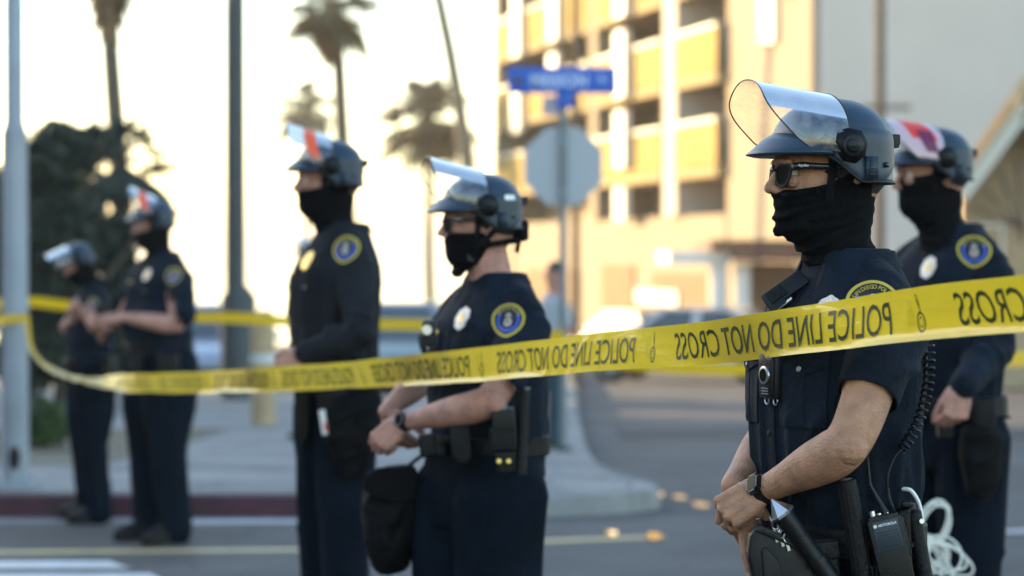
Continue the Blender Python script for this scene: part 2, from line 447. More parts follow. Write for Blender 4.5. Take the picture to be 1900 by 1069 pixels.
def make_helmet_meshes():
    # shell with thickness
    N = 96; T = 34; mb = MB(); v = []; f = []
    for i in range(T + 1):
        for k in range(N): v.append(shell_pt(2 * PI * k / N, max(i / T, .004)))
    for i in range(T):
        for k in range(N): f.append((i * N + k, (i + 1) * N + k, (i + 1) * N + (k + 1) % N, i * N + (k + 1) % N))
    f.append(tuple(range(N)))
    base = len(v)
    for i in range(12):
        for k in range(N): v.append(shell_pt(2 * PI * k / N, 1 - i / 12 * .75, -.009))
    for k in range(N):
        k2 = (k + 1) % N; f.append((T * N + k, base + k, base + k2, T * N + k2))
    for i in range(11):
        for k in range(N):
            k2 = (k + 1) % N; f.append((base + i * N + k, base + (i + 1) * N + k, base + (i + 1) * N + k2, base + i * N + k2))
    mb.add(v, f); HEL['shell'] = mb.fix(mb.mesh('helmet'))
    # rim trim
    mb = MB(); pts = [shell_pt(2 * PI * k / N, 1.0, .0005) for k in range(N + 1)]
    mb.tube(pts, .0034, 8, cap=False); HEL['rim_trim'] = mb.fix(mb.mesh('rim_trim'))
    # brim
    mb = MB(); v = []; f = []; K = 48; prof = None
    for j in range(K + 1):
        az = R(-74 + 148 * j / K); e = max(0.0, math.cos(az * 90 / 76)) ** .6
        d = Vector((math.cos(az), math.sin(az), 0))
        base = shell_pt(az, .7); b = Vector((base.x, base.y, 0)) * 1.004
        ext = .046 * e + .002
        zt = .024 * e - .006 * (1 - e)
        ring = [b + Vector((0, 0, zt)) - d * .004, b + d * (ext * .35) + Vector((0, 0, zt - .013 * e)), b + d * (ext * .75) + Vector((0, 0, zt - .030 * e)),
                b + d * ext + Vector((0, 0, -.012 - .003 * e)), b + d * ext + Vector((0, 0, -.018)),
                b + d * (ext * .7) + Vector((0, 0, -.021)), b - d * .006 + Vector((0, 0, -.020))]
        v += ring
    n = 7
    for j in range(K):
        for q in range(n): f.append((j * n + q, (j + 1) * n + q, (j + 1) * n + (q + 1) % n, j * n + (q + 1) % n))
    f.append(tuple(range(n))); f.append(tuple(K * n + q for q in range(n - 1, -1, -1)))
    mb.add(v, f); HEL['brim'] = mb.fix(mb.mesh('brim'))
    # raised side plate: lies 2.5 mm proud of the shell, both sides to the back
    mb = MB(); 
    for sgn in (1, -1):
        v = []; f = []; K = 40; J = 12
        for j in range(K + 1):
            az = R(64 + (180 - 64) * j / K)
            top = .034 - .010 * (j / K) if True else 0
            u = j / K
            low = rim_z(math.cos(az) * .112)
            lower = low + (.004 if u < .55 else .004 + (u - .55) / .45 * .046)
            for i in range(J + 1):
                z = top + (lower - top) * i / J
                e = .0032 if 0 < i < J and 0 < j else .0002
                if z >= 0:
                    a = math.acos(min(1, z / .090)); t = a / (PI / 2) * .7
                else: t = .7 + .3 * (z / low)
                p = shell_pt(az, min(t, 1), e); v.append(Vector((p.x, p.y * sgn, p.z)))
        W = J + 1
        for j in range(K):
            for i in range(J):
                q = (j * W + i, (j + 1) * W + i, (j + 1) * W + i + 1, j * W + i + 1); f.append(q if sgn > 0 else q[::-1])
        mb.add(v, f)
    HEL['side_plate'] = mb.mesh('side_plate')
    # pivots
    for sgn in (1, -1):
        mb = MB(); Y = Vector((0, sgn, 0)); 
        o = Vector((.010, sgn * .1135, -.002))
        hexa = [(-.034, .004), (-.022, .026), (.004, .031), (.030, .024), (.034, .006), (.012, -.030), (-.012, -.034), (-.030, -.020)]
        hexa = [(a, b) for a, b in hexa]
        mb.prism(hexa, o, (1, 0, 0), (0, 0, 1), 0, .009, Y)
        mb.prism([(a * .86, b * .86) for a, b in hexa], o, (1, 0, 0), (0, 0, 1), .009, .012, Y)
        mb.prism([(.026, .012), (.050, .020), (.054, .010), (.046, -.008), (.028, -.012)], o, (1, 0, 0), (0, 0, 1), -.002, .009, Y)
        HEL['pivot%+d' % sgn] = mb.fix(mb.mesh('visor_bracket'))
        mb = MB(); c = o + Vector((-.003, 0, -.002))
        mb.tube([c + Y * .010, c + Y * .016, c + Y * .0175], [.021, .021, .019], 28)
        mb.tube([c + Y * .0165, c + Y * .021, c + Y * .0225], [.0135, .0130, .011], 24)
        mb.box(c + Y * .0235, (.020, .003, .005), bev=.001)
        HEL['knob%+d' % sgn] = mb.fix(mb.mesh('knob'))
        mb = MB(); o2 = Vector((-.034, sgn * .1175, -.044))
        mb.prism([(-.012, -.021), (.012, -.021), (.012, .021), (-.012, .021)], o2, (1, 0, 0), (0, 0, 1), -.006, .0035, Y)
        mb.prism([(-.006, -.014), (.0045, -.018), (.0045, .016), (-.004, .016)], o2, (1, 0, 0), (0, 0, 1), .0035, .006, Y)
        for q in range(4):
            mb.box(o2 + Vector((.001, 0, -.012 + q * .0055)) + Y * .0066, (.010, .003, .0022), bev=.0006)
        HEL['rail%+d' % sgn] = mb.fix(mb.mesh('accessory_rail'))
        mb = MB(); mb.cyl(Vector((-.070, sgn * .094, -.038)), Vector((-.0725, sgn * .0985, -.038)), .0052, 12); HEL['screw%+d' % sgn] = mb.fix(mb.mesh('screw'))
    mb = MB()
    mb.box((-.114, .016, .010), (.020, .022, .026), bev=.003); mb.box((-.117, -.022, .008), (.018, .020, .024), bev=.003)
    mb.box((-.124, .010, .013), (.010, .016, .020), bev=.002); mb.box((-.112, 0, .002), (.010, .07, .012), bev=.002)
    HEL['clip'] = mb.fix(mb.mesh('rear_clip'))
    # raised face shield
    mb = MB(); U = 56; W = 26; v = []; f = []; tilt = R(9)
    thm = R(100)
    def sp(u, w_, off=0):
        th = (u * 2 - 1) * thm; k = abs(th) / thm
        a0 = .030 - .026 * (k ** 1.3); a1 = .186 - .010 * k - .085 * max(0, (k - .45) / .55) ** 2.6
        a = a0 + (a1 - a0) * w_
        fl = 1 + .05 * w_
        rr = .1235 * fl + off; h = (.0955 + off) * math.copysign(abs(math.cos(th)) ** .88, math.cos(th))
        y = rr * math.copysign(abs(math.sin(th)) ** .92, math.sin(th))
        return Vector((a * math.cos(tilt) - h * math.sin(tilt) * .6, y, a * math.sin(tilt) + h * math.cos(tilt)))
    HEL['sp'] = sp
    for i in range(U + 1):
        for j in range(W + 1): v.append(sp(i / U, j / W))
    for i in range(U):
        for j in range(W): f.append((i * (W + 1) + j, (i + 1) * (W + 1) + j, (i + 1) * (W + 1) + j + 1, i * (W + 1) + j + 1))
    mb.add(v, f); HEL['shield'] = mb.mesh('face_shield')
    mb = MB(); mb.tube([sp(i / U, 1.0) for i in range(U + 1)], .0014, 6); HEL['shield_edge'] = mb.fix(mb.mesh('shield_edge'))
    mb = MB(); mb.tube([sp(i / U, 0.0, -.001) for i in range(U + 1)], .0024, 6); HEL['shield_seal'] = mb.fix(mb.mesh('shield_seal'))
    # printed patches on shields
    def patch(poly_fn, name, mt, off=.0009):
        m_ = MB(); vv = []; ff = []
        n = 14
        for i in range(n + 1):
            for j in range(n + 1):
                u_, w_ = poly_fn(i / n, j / n); vv.append(sp(u_, w_, off))
        for i in range(n):
            for j in range(n): ff.append((i * (n + 1) + j, (i + 1) * (n + 1) + j, (i + 1) * (n + 1) + j + 1, i * (n + 1) + j + 1))
        m_.add(vv, ff); me = m_.mesh(name); me.materials.append(M[mt]); return me
    HEL['patch_orange'] = patch(lambda a, b: (.34 + .60 * a, .30 + .30 * b + .06 * math.sin(a * 3)), 'shield_print', 'orange_print')
    HEL['patch_white'] = patch(lambda a, b: (.30 + .58 * a, .60 + .36 * b), 'shield_print', 'white_plastic')
    HEL['patch_redA'] = patch(lambda a, b: (.54 + .30 * a, .26 + .50 * b - .12 * a), 'shield_print', 'red_print')
    HEL['patch_redB'] = patch(lambda a, b: (.74 + .20 * a, .20 + .30 * b), 'shield_print', 'maroon_print', .0014)
    HEL['patch_w2'] = patch(lambda a, b: (.40 + .58 * a, .04 + .90 * b), 'shield_print', 'pink_print', .0005)
    # liner straps
    for k, mt in (('shell', 'helmet_shell'), ('rim_trim', 'grey_rubber' if False else 'black_plastic'), ('brim', 'helmet_shell'), ('side_plate', 'helmet_plate'), ('pivot+1', 'black_plastic'), ('pivot-1', 'black_plastic'),
                  ('knob+1', 'black_plastic'), ('knob-1', 'black_plastic'), ('rail+1', 'helmet_plate'), ('rail-1', 'helmet_plate'), ('screw+1', 'gloss_black'), ('screw-1', 'gloss_black'),
                  ('clip', 'black_plastic'), ('shield', 'shield_clear'), ('shield_edge', 'shield_trim'), ('shield_seal', 'shield_trim')):
        HEL[k].materials.append(M[mt])
make_helmet_meshes()

def helmet(parent, mtx, prints=(), shield_down=0.0, label=None, white_label=False):
    o = link('helmet', HEL['shell'], parent); o.matrix_local = mtx @ Matrix.Scale(.975, 4)
    def sub(nm, key, m=None, sm=True):
        q = link(nm, HEL[key], o, None, sm)
        if m is not None: q.matrix_local = m
        return q
    sub('rim_trim', 'rim_trim'); sub('brim', 'brim'); sub('side_plate', 'side_plate'); sub('rear_clip', 'clip')
    for s_ in ('+1', '-1'):
        sub('visor_bracket', 'pivot' + s_); sub('visor_knob', 'knob' + s_); sub('accessory_rail', 'rail' + s_); sub('screw', 'screw' + s_)
    rot = Matrix.Rotation(R(shield_down), 4, 'Y')
    sh = sub('face_shield', 'shield', rot); sub('shield_edge', 'shield_edge', rot); sub('shield_seal', 'shield_seal', rot)
    for p in prints: sub('shield_print', p, rot)
    if label: sh['label'] = label
    if white_label:
        mb = MB(); v = []; f = []
        for j in range(9):
            az = R(112 + 20 * j / 8)
            for i in range(3):
                z = .024 - .014 * i / 2; a = math.acos(z / .090); v.append(shell_pt(az, a / (PI / 2) * .7, .0048))
        for j in range(8):
            for i in range(2): f.append((j * 3 + i, (j + 1) * 3 + i, (j + 1) * 3 + i + 1, j * 3 + i + 1))
        mb.add(v, f); q = mb.build('name_label', 'white_plastic', o)
    return o
for k in ('shell', 'brim', 'side_plate', 'pivot+1', 'pivot-1', 'knob+1', 'knob-1', 'rail+1', 'rail-1', 'clip'):
    pass

# ------------------------------------------------------------------ hands
def hand(mb, w, a, n, side, curls, thumb=(20, 20, 15), s=1.0, spread=0.0, thumb_out=.5):
    """w wrist, a axis to the fingers, n out of the back of the hand, side +1 left / -1 right.
    curls: for index..little a (mcp, pip, dip) bend in degrees. Returns nail frames."""
    a = Vector(a).normalized(); n = Vector(n); n = (n - a * n.dot(a)).normalized()
    t = n.cross(a) * (-1 if side > 0 else 1)          # towards the thumb
    w = Vector(w); nails = []
    # palm: overlapping flattened tubes fanning out to the knuckles
    kn = []
    for i, (o, l) in enumerate(((.0285, .088), (.0095, .092), (-.0095, .088), (-.0275, .080))):
        k = w + a * (l * s) + t * (o * s) + n * ((.004 if i in (1, 2) else .001) * s); kn.append(k)
        mb.tube([w + t * (o * .45 * s) + a * .006 * s, w + a * (.045 * s) + t * (o * .85 * s) + n * .001, k], [.0125 * s, .0145 * s, .0104 * s], 10, 'round')
        mb.ball(k + n * .002 * s, .0112 * s, 8)
    mb.tube([w + a * .02 * s - n * .006 * s, w + a * .070 * s - n * .007 * s], [.026 * s, .030 * s], 14, 'round', flat=.42, flatdir=n)
    mb.ball(w + a * .035 * s + t * .026 * s - n * .010 * s, (.020 * s, .016 * s, .016 * s), 10)
    mb.ball(w + a * .035 * s - t * .024 * s - n * .008 * s, (.018 * s, .014 * s, .016 * s), 10)
    segs = ((.044, .026, .021), (.048, .030, .022), (.045, .028, .022), (.035, .021, .019))
    rads = ((.0092, .0083, .0076, .0063), (.0094, .0085, .0077, .0064), (.0090, .0081, .0074, .0061), (.0080, .0072, .0066, .0055))
    for i in range(4):
        sp_ = (1.5 - i) * spread; d = (a + t * math.sin(R(sp_))).normalized(); nn = (n - d * n.dot(d)).normalized(); p = kn[i]
        pts = [p]; ang = 0
        for j in range(3):
            ang += curls[i][j]; dd = d * math.cos(R(ang)) - nn * math.sin(R(ang)); p = p + dd * (segs[i][j] * s); pts.append(p)
        # add mid points so that joints are a little fuller than shafts
        pp = []; rr = []
        for j in range(3):
            pp += [pts[j], pts[j] * .55 + pts[j + 1] * .45]; rr += [rads[i][j] * s, (rads[i][j] * .5 + rads[i][j + 1] * .5) * .95 * s]
        pp.append(pts[3] - (pts[3] - pts[2]).normalized() * .003 * s); rr.append(rads[i][3] * s)
        mb.tube(pp, rr, 12, 'round')
        fd = (pts[3] - pts[2]).normalized(); nv = (nn * math.cos(R(ang)) + d * math.sin(R(ang)))
        nails.append((pts[3] - fd * .006 * s + nv * rads[i][3] * .92 * s, fd, nv, rads[i][3] * s))
    b = w + a * .022 * s + t * .026 * s - n * .010 * s
    d = (a * .75 + t * thumb_out - n * .25).normalized(); ax = t; pts = [b]; q = d; p = b
    for j, L in enumerate((.046, .034, .026)):
        if j: 
            rotax = q.cross(-t * .6 - n * .5 + a * .1).normalized(); q = Matrix.Rotation(R(thumb[j]), 3, rotax) @ q
        p = p + q * L * s; pts.append(p)
    mb.tube(pts, [.0150 * s, .0118 * s, .0106 * s, .0082 * s], 12, 'round')
    return nails

# ------------------------------------------------------------------ officers
HEADZ = 1.761
def officer(label, X, Y, turn, s=1.0, vox=.006, long_sleeve=False, arms=None, hands=None, head=(0.02, 0, 0, 0, 0), cover='gaiter',
            shirt='navy_cloth', skin='skin_fair', prints=(), zbase=0.0, legs=None, seed=1, hi=False, watch=False, white_label=False,
            shield_down=0, glasses=False, lean=0.0, patch=True, fat=1.0, legfat=1.0, pelvis=0.0, gup=0.0, belt_up=0.0):
    """a standing police officer; arms/hands are given as world points"""
    root = thing('person', label, 'person', (X, Y, zbase), R(180 + turn), None, s)
    root['group'] = 'police officers standing in the street'
    Wm = Matrix.Translation((X, Y, zbase)) @ Matrix.Rotation(R(180 + turn), 4, 'Z') @ Matrix.Scale(s, 4)
    Wi = Wm.inverted(); L = lambda p: Wi @ Vector(p); Ld = lambda d: (Wi.to_3x3() @ Vector(d)).normalized()
    out = {'root': root, 'W': Wm, 'L': L, 'Ld': Ld}
    hx, hy, hyaw, hpitch, hroll = head
    HM = Matrix.Translation((hx, hy, HEADZ)) @ Matrix.Rotation(R(hyaw), 4, 'Z') @ Matrix.Translation((0, 0, -.12)) @ Matrix.Rotation(R(hpitch), 4, 'Y') @ Matrix.Translation((0, 0, .12))
    out['HM'] = HM
    sh = {1: Vector((0, .170, 1.435)), -1: Vector((0, -.170, 1.435))}
    el = {}; wr = {}
    for sd_ in (1, -1):
        el[sd_] = L(arms[sd_][0]) if arms[sd_][0] is not None else Vector((-.03, sd_ * .25, 1.16))
        wr[sd_] = L(arms[sd_][1])
    out['el'] = el; out['wr'] = wr; out['sh'] = sh
    # legs
    lg = legs or {1: ((0, .10, .93), (.015, .115, .50), (-.01, .13, .09), 8), -1: ((0, -.10, .93), (.015, -.115, .50), (-.01, -.13, .09), -8)}
    # ---------------- body
    mb = MB()
    def hp(x, y, z): return HM @ Vector((x, y, z))
    hb = MB()
    hb.slices([(-.172, -.02, .060, .030), (-.165, -.03, .090, .040), (-.150, -.045, .103, .050), (-.132, -.055, .102, .056), (-.115, -.070, .106, .062), (-.098, -.080, .108, .067),
               (-.080, -.088, .105, .071), (-.062, -.092, .101, .073), (-.048, -.095, .100, .074), (-.034, -.097, .107, .075), (-.015, -.098, .109, .075), (.01, -.098, .106, .075),
               (.035, -.094, .098, .070), (.055, -.08, .08, .058), (.070, -.055, .055, .040), (.078, -.03, .03, .02)], 28, 2.0, .22)
    hb.tube([(.103, 0, -.040), (.112, 0, -.058), (.123, 0, -.078)], [.0075, .0085, .0105], 10, 'round')
    hb.ball((.112, .012, -.082), (.012, .008, .009), 8); hb.ball((.112, -.012, -.082), (.012, .008, .009), 8)
    hb.ball((.090, .030, -.066), (.016, .022, .014), 8); hb.ball((.090, -.030, -.066), (.016, .022, .014), 8)
    hb.tube([(.100, -.042, -.032), (.106, -.015, -.030), (.106, .015, -.030), (.100, .042, -.032)], .0075, 8, 'round')
    for sd_ in (1, -1):
        hb.tube([(-.010, sd_ * .076, -.036), (-.022, sd_ * .082, -.040), (-.026, sd_ * .083, -.056), (-.018, sd_ * .078, -.066), (-.008, sd_ * .075, -.070)], [.007, .008, .009, .008, .006], 8, 'round')
    mb.add([HM @ Vector(p) for p in hb.v], hb.f)
    mb.tube([(-.02, 0, 1.42), (-.014, 0, 1.50), Vector((.0, 0, 1.56)) * .6 + hp(-.01, 0, -.17) * .4, hp(-.005, 0, -.13)], [.070, .054 if cover == 'gaiter' else .064, .050 if cover == 'gaiter' else .062, .052 if cover == 'gaiter' else .060], 18, 'round')
    mb.slices([(.90, -.10, .10, .14), (1.05, -.10, .10, .14), (1.2, -.10, .11, .15), (1.35, -.11, .11, .17), (1.43, -.10, .09, .165), (1.48, -.08, .06, .12), (1.50, -.06, .05, .08)], 24)
    elbr = .041 * fat; 
    for sd_ in (1, -1):
        mid = (sh[sd_] * .45 + el[sd_] * .55); fm = el[sd_] * .68 + wr[sd_] * .32; bow = Vector((0, 0, 0))
        S_, E_, W_ = sh[sd_], el[sd_], wr[sd_]
        apts = [S_ * .9 + Vector((0, sd_ * .014, .14)), S_ * .55 + E_ * .45, S_ * .2 + E_ * .8, E_ * .90 + S_ * .04 + W_ * .06, E_ * .80 + W_ * .20, E_ * .55 + W_ * .45, E_ * .25 + W_ * .75, W_]
        arad = [.055, .047 * fat, .0425 * fat, .0415 * fat, .0435 * fat, .0400 * fat, .0300 * fat, .0245]
        arad = [r__ / fat * (1 + (fat - 1) * .4) if i__ else r__ for i__, r__ in enumerate(arad)]
        mb.tube(spline(apts, 5), spline(arad, 5), 22, 'round')
        mb.ball(E_ + (E_ * 2 - S_ - W_).normalized() * .009, .030, 12)
    nails = []
    for sd_ in (1, -1):
        h_ = hands[sd_]
        nails += hand(mb, wr[sd_], Ld(h_['a']), Ld(h_['n']), sd_, h_['curls'], h_.get('thumb', (20, 20, 15)), h_.get('s', 1.0) , h_.get('spread', 2), h_.get('tout', .5))
    for sd_ in (1, -1):
        h0, k0, a0, fa = lg[sd_]; h0, k0, a0 = Vector(h0), Vector(k0), Vector(a0)
        mb.tube([h0, k0, a0], [.075, .050, .036], 12, 'round'); mb.ball(h0 + Vector((0, -sd_ * .02, .02)), .085, 12)
        mb.tube([a0, a0 + Vector((.09, 0, -.045))], [.035, .03], 8, 'round')
    me = remeshed(mb, vox * (.40 if hi else .62), 2)
    body = link('body', me, root, skin); out['body'] = body
    if hi:
        nb = MB()
        for (p, fd, nv, r_) in nails:
            sd2 = fd.cross(nv).normalized(); v = []; 
            for i in range(6):
                for j in range(5):
                    x = (i / 5 - .5) * r_ * 1.75; y = (j / 4 - .5) * r_ * 1.35
                    v.append(p + fd * x + sd2 * y - nv * (y * y / r_ * .75 + x * x / r_ * .12) + nv * .0007)
            f = [(i * 5 + j, (i + 1) * 5 + j, (i + 1) * 5 + j + 1, i * 5 + j + 1) for i in range(5) for j in range(4)]
            nb.add(v, f)
        mat('nail', (.62, .40, .33), .3); nb.build('fingernails', 'nail', root)
    # eyes
    for sd_ in (1, -1):
        eb = MB(); eb.ball(hp(.0905, sd_ * .032, -.048), .0115, 12); eo = eb.build('eye', mat('eye_white', (.55, .5, .47), .15), root)
        eb = MB(); eb.ball(hp(.0985, sd_ * .033, -.048), .0052, 8); eb.build('iris', 'eye_dark', eo)
    hb2 = MB(); hb2.ball(Vector((-.012, 0, -.040)), (.094, .081, .075), 22); v = hb2.v; hb2.v = [tuple(HM @ Vector(p)) for p in v]
    hb2.build('hair', 'hair', root)
    # ---------------- trousers
    tb = MB(); r_ = 1.0
    tb.slices([(.86, -.125, .110, .165), (.93, -.135, .118, .180), (1.0, -.128, .118, .176), (1.05, -.118, .116, .165), (1.075, -.116, .116, .162)], 28, 2.3)
    for sd_ in (1, -1):
        h0, k0, a0, fa = lg[sd_]; h0, k0, a0 = Vector(h0), Vector(k0), Vector(a0); m1 = h0 * .5 + k0 * .5; m2 = k0 * .5 + a0 * .5
        tb.tube([h0 + Vector((0, 0, .02)), m1, k0, m2, a0 + Vector((0, 0, .06)), a0 + Vector((0, 0, -.03))], [.108 * fat, .098 * fat, .083, .080, .078, .082], 20, 'round', flat=1.0)
    tb.v = [((p[0]) * legfat + pelvis, p[1] * (1 + (legfat - 1) * .6), p[2]) for p in tb.v]
    me = remeshed(tb, vox * 1.15, 4)
    def trouser_folds(co):
        d = np.zeros(len(co)); rr = np.random.default_rng(seed + 50)
        for sd_ in (1, -1):
            k0 = np.array(lg[sd_][1]); a0 = np.array(lg[sd_][2]); h0 = np.array(lg[sd_][0])
            for q in range(9):
                z = k0[2] + rr.uniform(-.14, .16); an = rr.uniform(-.6, .6); c = np.array([k0[0], k0[1], z])
                ph = rr.uniform(0, 2 * PI); u = np.array([math.cos(ph), math.sin(ph), 0]) * .085; vv = np.array([-math.sin(ph), math.cos(ph), an]) * .08
                d += ridge(co, c + u - vv, c + u + vv, .011, rr.uniform(.004, .009), rr.uniform(-.02, .02))
            for q in range(9):
                z = a0[2] + rr.uniform(-.02, .20); ph = rr.uniform(0, 2 * PI); u = np.array([math.cos(ph), math.sin(ph), 0]) * .08; vv = np.array([-math.sin(ph), math.cos(ph), rr.uniform(-.5, .5)]) * .075
                c = np.array([a0[0], a0[1], z]); d += ridge(co, c + u - vv, c + u + vv, .012, rr.uniform(.005, .010), -.012)
            for q in range(8):
                ph = rr.uniform(0, 2 * PI); u = np.array([math.cos(ph), math.sin(ph), 0]) * .11
                d += ridge(co, h0 + u + [0, 0, .08], (h0 + k0) / 2 + u * .8 + [0, 0, rr.uniform(-.1, .1)], .013, rr.uniform(.004, .008))
        d += .006 * vnoise(co * [9, 9, 5], seed) + .0025 * vnoise(co * [26, 26, 12], seed + 1)
        return d
    displace(me, trouser_folds)
    out['trousers'] = link('trousers', me, root, 'navy_trouser')
    # boots
    for sd_ in (1, -1):
        h0, k0, a0, fa = lg[sd_]; a0 = Vector(a0); bb = MB()
        rows = []
        Mx = Matrix.Translation((a0.x + pelvis, a0.y, 0)) @ Matrix.Rotation(R(fa), 4, 'Z')
        b2 = MB()
        b2.slices([(.022, -.085, .205, .050), (.034, -.088, .210, .052), (.055, -.085, .205, .050), (.075, -.082, .170, .045), (.10, -.075, .095, .042), (.13, -.07, .062, .044), (.20, -.068, .055, .046), (.26, -.07, .06, .052)], 24, 2.4)
        b2.v = [tuple(Mx @ Vector(p)) for p in b2.v]
        bo = b2.build('boot', 'leather', root)
        b3 = MB(); b3.slices([(0, -.088, .208, .050), (.004, -.092, .214, .054), (.020, -.092, .214, .055), (.024, -.088, .208, .052)], 24, 2.6)
        b3.v = [tuple(Mx @ Vector(p)) for p in b3.v]; b3.build('sole', 'black_plastic', bo)
    # ---------------- shirt
    sb = MB(); ex = 1.12 if long_sleeve else 1.0
    sb.slices([(1.00, -.118 * fat, .128 * fat, .172), (1.06, -.118 * fat, .130 * fat, .170), (1.13, -.122 * fat, .136 * fat, .176), (1.21, -.124, .145 * fat, .182), (1.29, -.130, .150, .190),
               (1.36, -.134, .148, .194), (1.42, -.132, .136, .188), (1.46, -.124, .112, .168), (1.497, -.116, .086, .142), (1.530, -.108, .068, .112), (1.558, -.098, .058, .090), (1.572, -.090, .054, .078)], 36, 2.35)
    for sd_ in (1, -1):
        s0 = sh[sd_]; e0 = el[sd_]; w0 = wr[sd_]
        sb.tube([(-.022, sd_ * .05, 1.525), (-.014, sd_ * .115, 1.494), s0 + Vector((0, -sd_ * .01, .008))], [.045, .052, .064], 18, 'round')
        if long_sleeve:
            sb.tube([s0 - Vector((0, sd_ * .04, 0)), s0 + Vector((0, sd_ * .008, -.02)), s0 * .5 + e0 * .5, e0, e0 * .6 + w0 * .4, e0 * .12 + w0 * .88, e0 * .02 + w0 * .98], [.067, .068, .062, .058, .054, .043, .042], 20, 'round')
        else:
            T = .66
            sb.tube([s0 - Vector((0, sd_ * .04, 0)), s0 + Vector((0, sd_ * .008, -.025)), s0 * (1 - .35) + e0 * .35, s0 * (1 - T) + e0 * T, s0 * (1 - T - .12) + e0 * (T + .12)], [r__ * (1 + (fat - 1) * .5) for r__ in (.066, .0665, .060, .0545, .056)], 24, 'round')
    F_ = 1 + (fat - 1) * .8
    sb.v = [(p[0], p[1] * F_, p[2]) for p in sb.v] if fat != 1 else sb.v
    me = remeshed(sb, vox * (.85 if hi else 1), 4)
    # open the short sleeves
    if not long_sleeve:
        co = vget(me); bm = bmesh.new(); bm.from_mesh(me); kill = []
        for sd_ in (1, -1):
            s0 = sh[sd_]; e0 = el[sd_]; ax = (e0 - s0).normalized(); LL = (e0 - s0).length
            cut = LL * .60
            bm.faces.ensure_lookup_table()
            for f_ in bm.faces:
                c = f_.calc_center_median(); t_ = (c - s0).dot(ax); rad = ((c - s0) - ax * t_).length
                if t_ > cut and t_ < cut + .16 and rad < .072 * (1 + (fat - 1) * .5) and (c.y * sd_ > .135): kill.append(f_)
        bmesh.ops.delete(bm, geom=list(set(kill)), context='FACES')
        for sd_ in (1, -1):
            s0 = sh[sd_]; e0 = el[sd_]; ax = (e0 - s0).normalized(); cut = (e0 - s0).length * .60
            for v_ in bm.verts:
                if v_.is_boundary:
                    t_ = (v_.co - s0).dot(ax); rad = ((v_.co - s0) - ax * t_).length
                    if rad < .085 and abs(t_ - cut) < .03: v_.co += ax * (cut - t_)
        bm.to_mesh(me); bm.free()
    def shirt_folds(co):
        d = np.zeros(len(co)); rr = np.random.default_rng(seed + 9)
        for sd_ in (1, -1):
            s0 = np.array(sh[sd_]); e0 = np.array(el[sd_]); w0 = np.array(wr[sd_])
            # pull folds running from the armpit over the chest and the back
            for q in range(7):
                fx = rr.choice([1, -1]); pit = np.array([fx * .06, sd_ * .165, 1.38])
                end = np.array([fx * .14, sd_ * rr.uniform(.02, .12), rr.uniform(1.20, 1.48)])
                d += ridge(co, pit, end, .010, rr.uniform(.003, .007), rr.uniform(-.02, .01))
            # folds round the sleeve
            Le = 1.0 if long_sleeve else .6
            ax = (e0 - s0); an = ax / np.linalg.norm(ax)
            for q in range(10):
                t_ = rr.uniform(.05, Le); c = s0 + ax * t_; ph = rr.uniform(0, 2 * PI)
                p1 = np.cross(an, [1, 0, .3]); p1 /= np.linalg.norm(p1); p2 = np.cross(an, p1)
                u = (p1 * math.cos(ph) + p2 * math.sin(ph)) * .066; vv = (-p1 * math.sin(ph) + p2 * math.cos(ph)) * .04 + an * rr.uniform(.03, .08)
                d += ridge(co, c + u - vv, c + u + vv, .010, rr.uniform(.003, .006))
            if long_sleeve:
                for q in range(16):
                    t_ = rr.uniform(-.35, .6); c = e0 + ((w0 - e0) if t_ > 0 else (e0 - s0)) * t_; ph = rr.uniform(0, 2 * PI)
                    aa = (w0 - e0) if t_ > 0 else (e0 - s0); aa = aa / np.linalg.norm(aa)
                    p1 = np.cross(aa, [.3, 1, .3]); p1 /= np.linalg.norm(p1); p2 = np.cross(aa, p1)
                    u = (p1 * math.cos(ph) + p2 * math.sin(ph)) * .058; vv = (-p1 * math.sin(ph) + p2 * math.cos(ph)) * .045 + aa * rr.uniform(-.03, .03)
                    d += ridge(co, c + u - vv, c + u + vv, .011, rr.uniform(.004, .009), -.01)
        # long drape folds up from the belt
        for q in range(26):
            ph = 2 * PI * q / 26 + rr.uniform(-.1, .1); z0 = rr.uniform(1.02, 1.08); z1 = rr.uniform(1.12, 1.34)
            c0 = np.array([math.cos(ph) * .128, math.sin(ph) * .172, z0]); c1 = np.array([math.cos(ph + rr.uniform(-.22, .22)) * .142, math.sin(ph) * .19, z1])
            d += ridge(co, c0, c1, .012, rr.uniform(.003, .008))
        d = d * (1.9 if hi else 1.6) + .0055 * vnoise(co * [10, 10, 5], seed + 3) + .0024 * vnoise(co * [30, 30, 13], seed + 4) - .001
        k = np.clip((co[:, 2] - 1.52) / .04, 0, 1)
        return d * (1 - k)
    displace(me, shirt_folds)
    so = link('shirt', me, root, shirt)
    md = so.modifiers.new('t', 'SOLIDIFY'); md.thickness = .0028; md.offset = -1
    out['shirt'] = so
    # collar: two folded leaves round the neck
    cb = MB(); v = []; f = []; K = 44; H = 9
    for j in range(K + 1):
        a = R(24 + (360 - 48) * j / K)                     # opening at the front
        u = abs(j / K * 2 - 1); drop = .030 + .044 * max(0, (u - .62) / .38) ** 1.4
        for i in range(H):
            q = i / (H - 1)
            if q < .35: z = 1.532 + .030 * (q / .35); r0 = .084 + .002 * q
            else:
                qq = (q - .35) / .65; z = 1.562 - drop * qq; r0 = .0850 + .0040 * math.sin(qq * PI * .5) + (.011 + .014 * max(0, (u - .5) / .5)) * qq ** 1.3
            r0 += .0015 * math.sin(a * 5 + seed)
            x = -.020 + r0 * 1.00 * math.cos(a) + (.010 * qq if q > .35 and u > .8 else 0); y = r0 * 1.02 * math.sin(a)
            v.append((x, y, z + (-.012 if math.cos(a) > 0 else .008) * math.cos(a) * (1 if math.cos(a) > 0 else -1)))
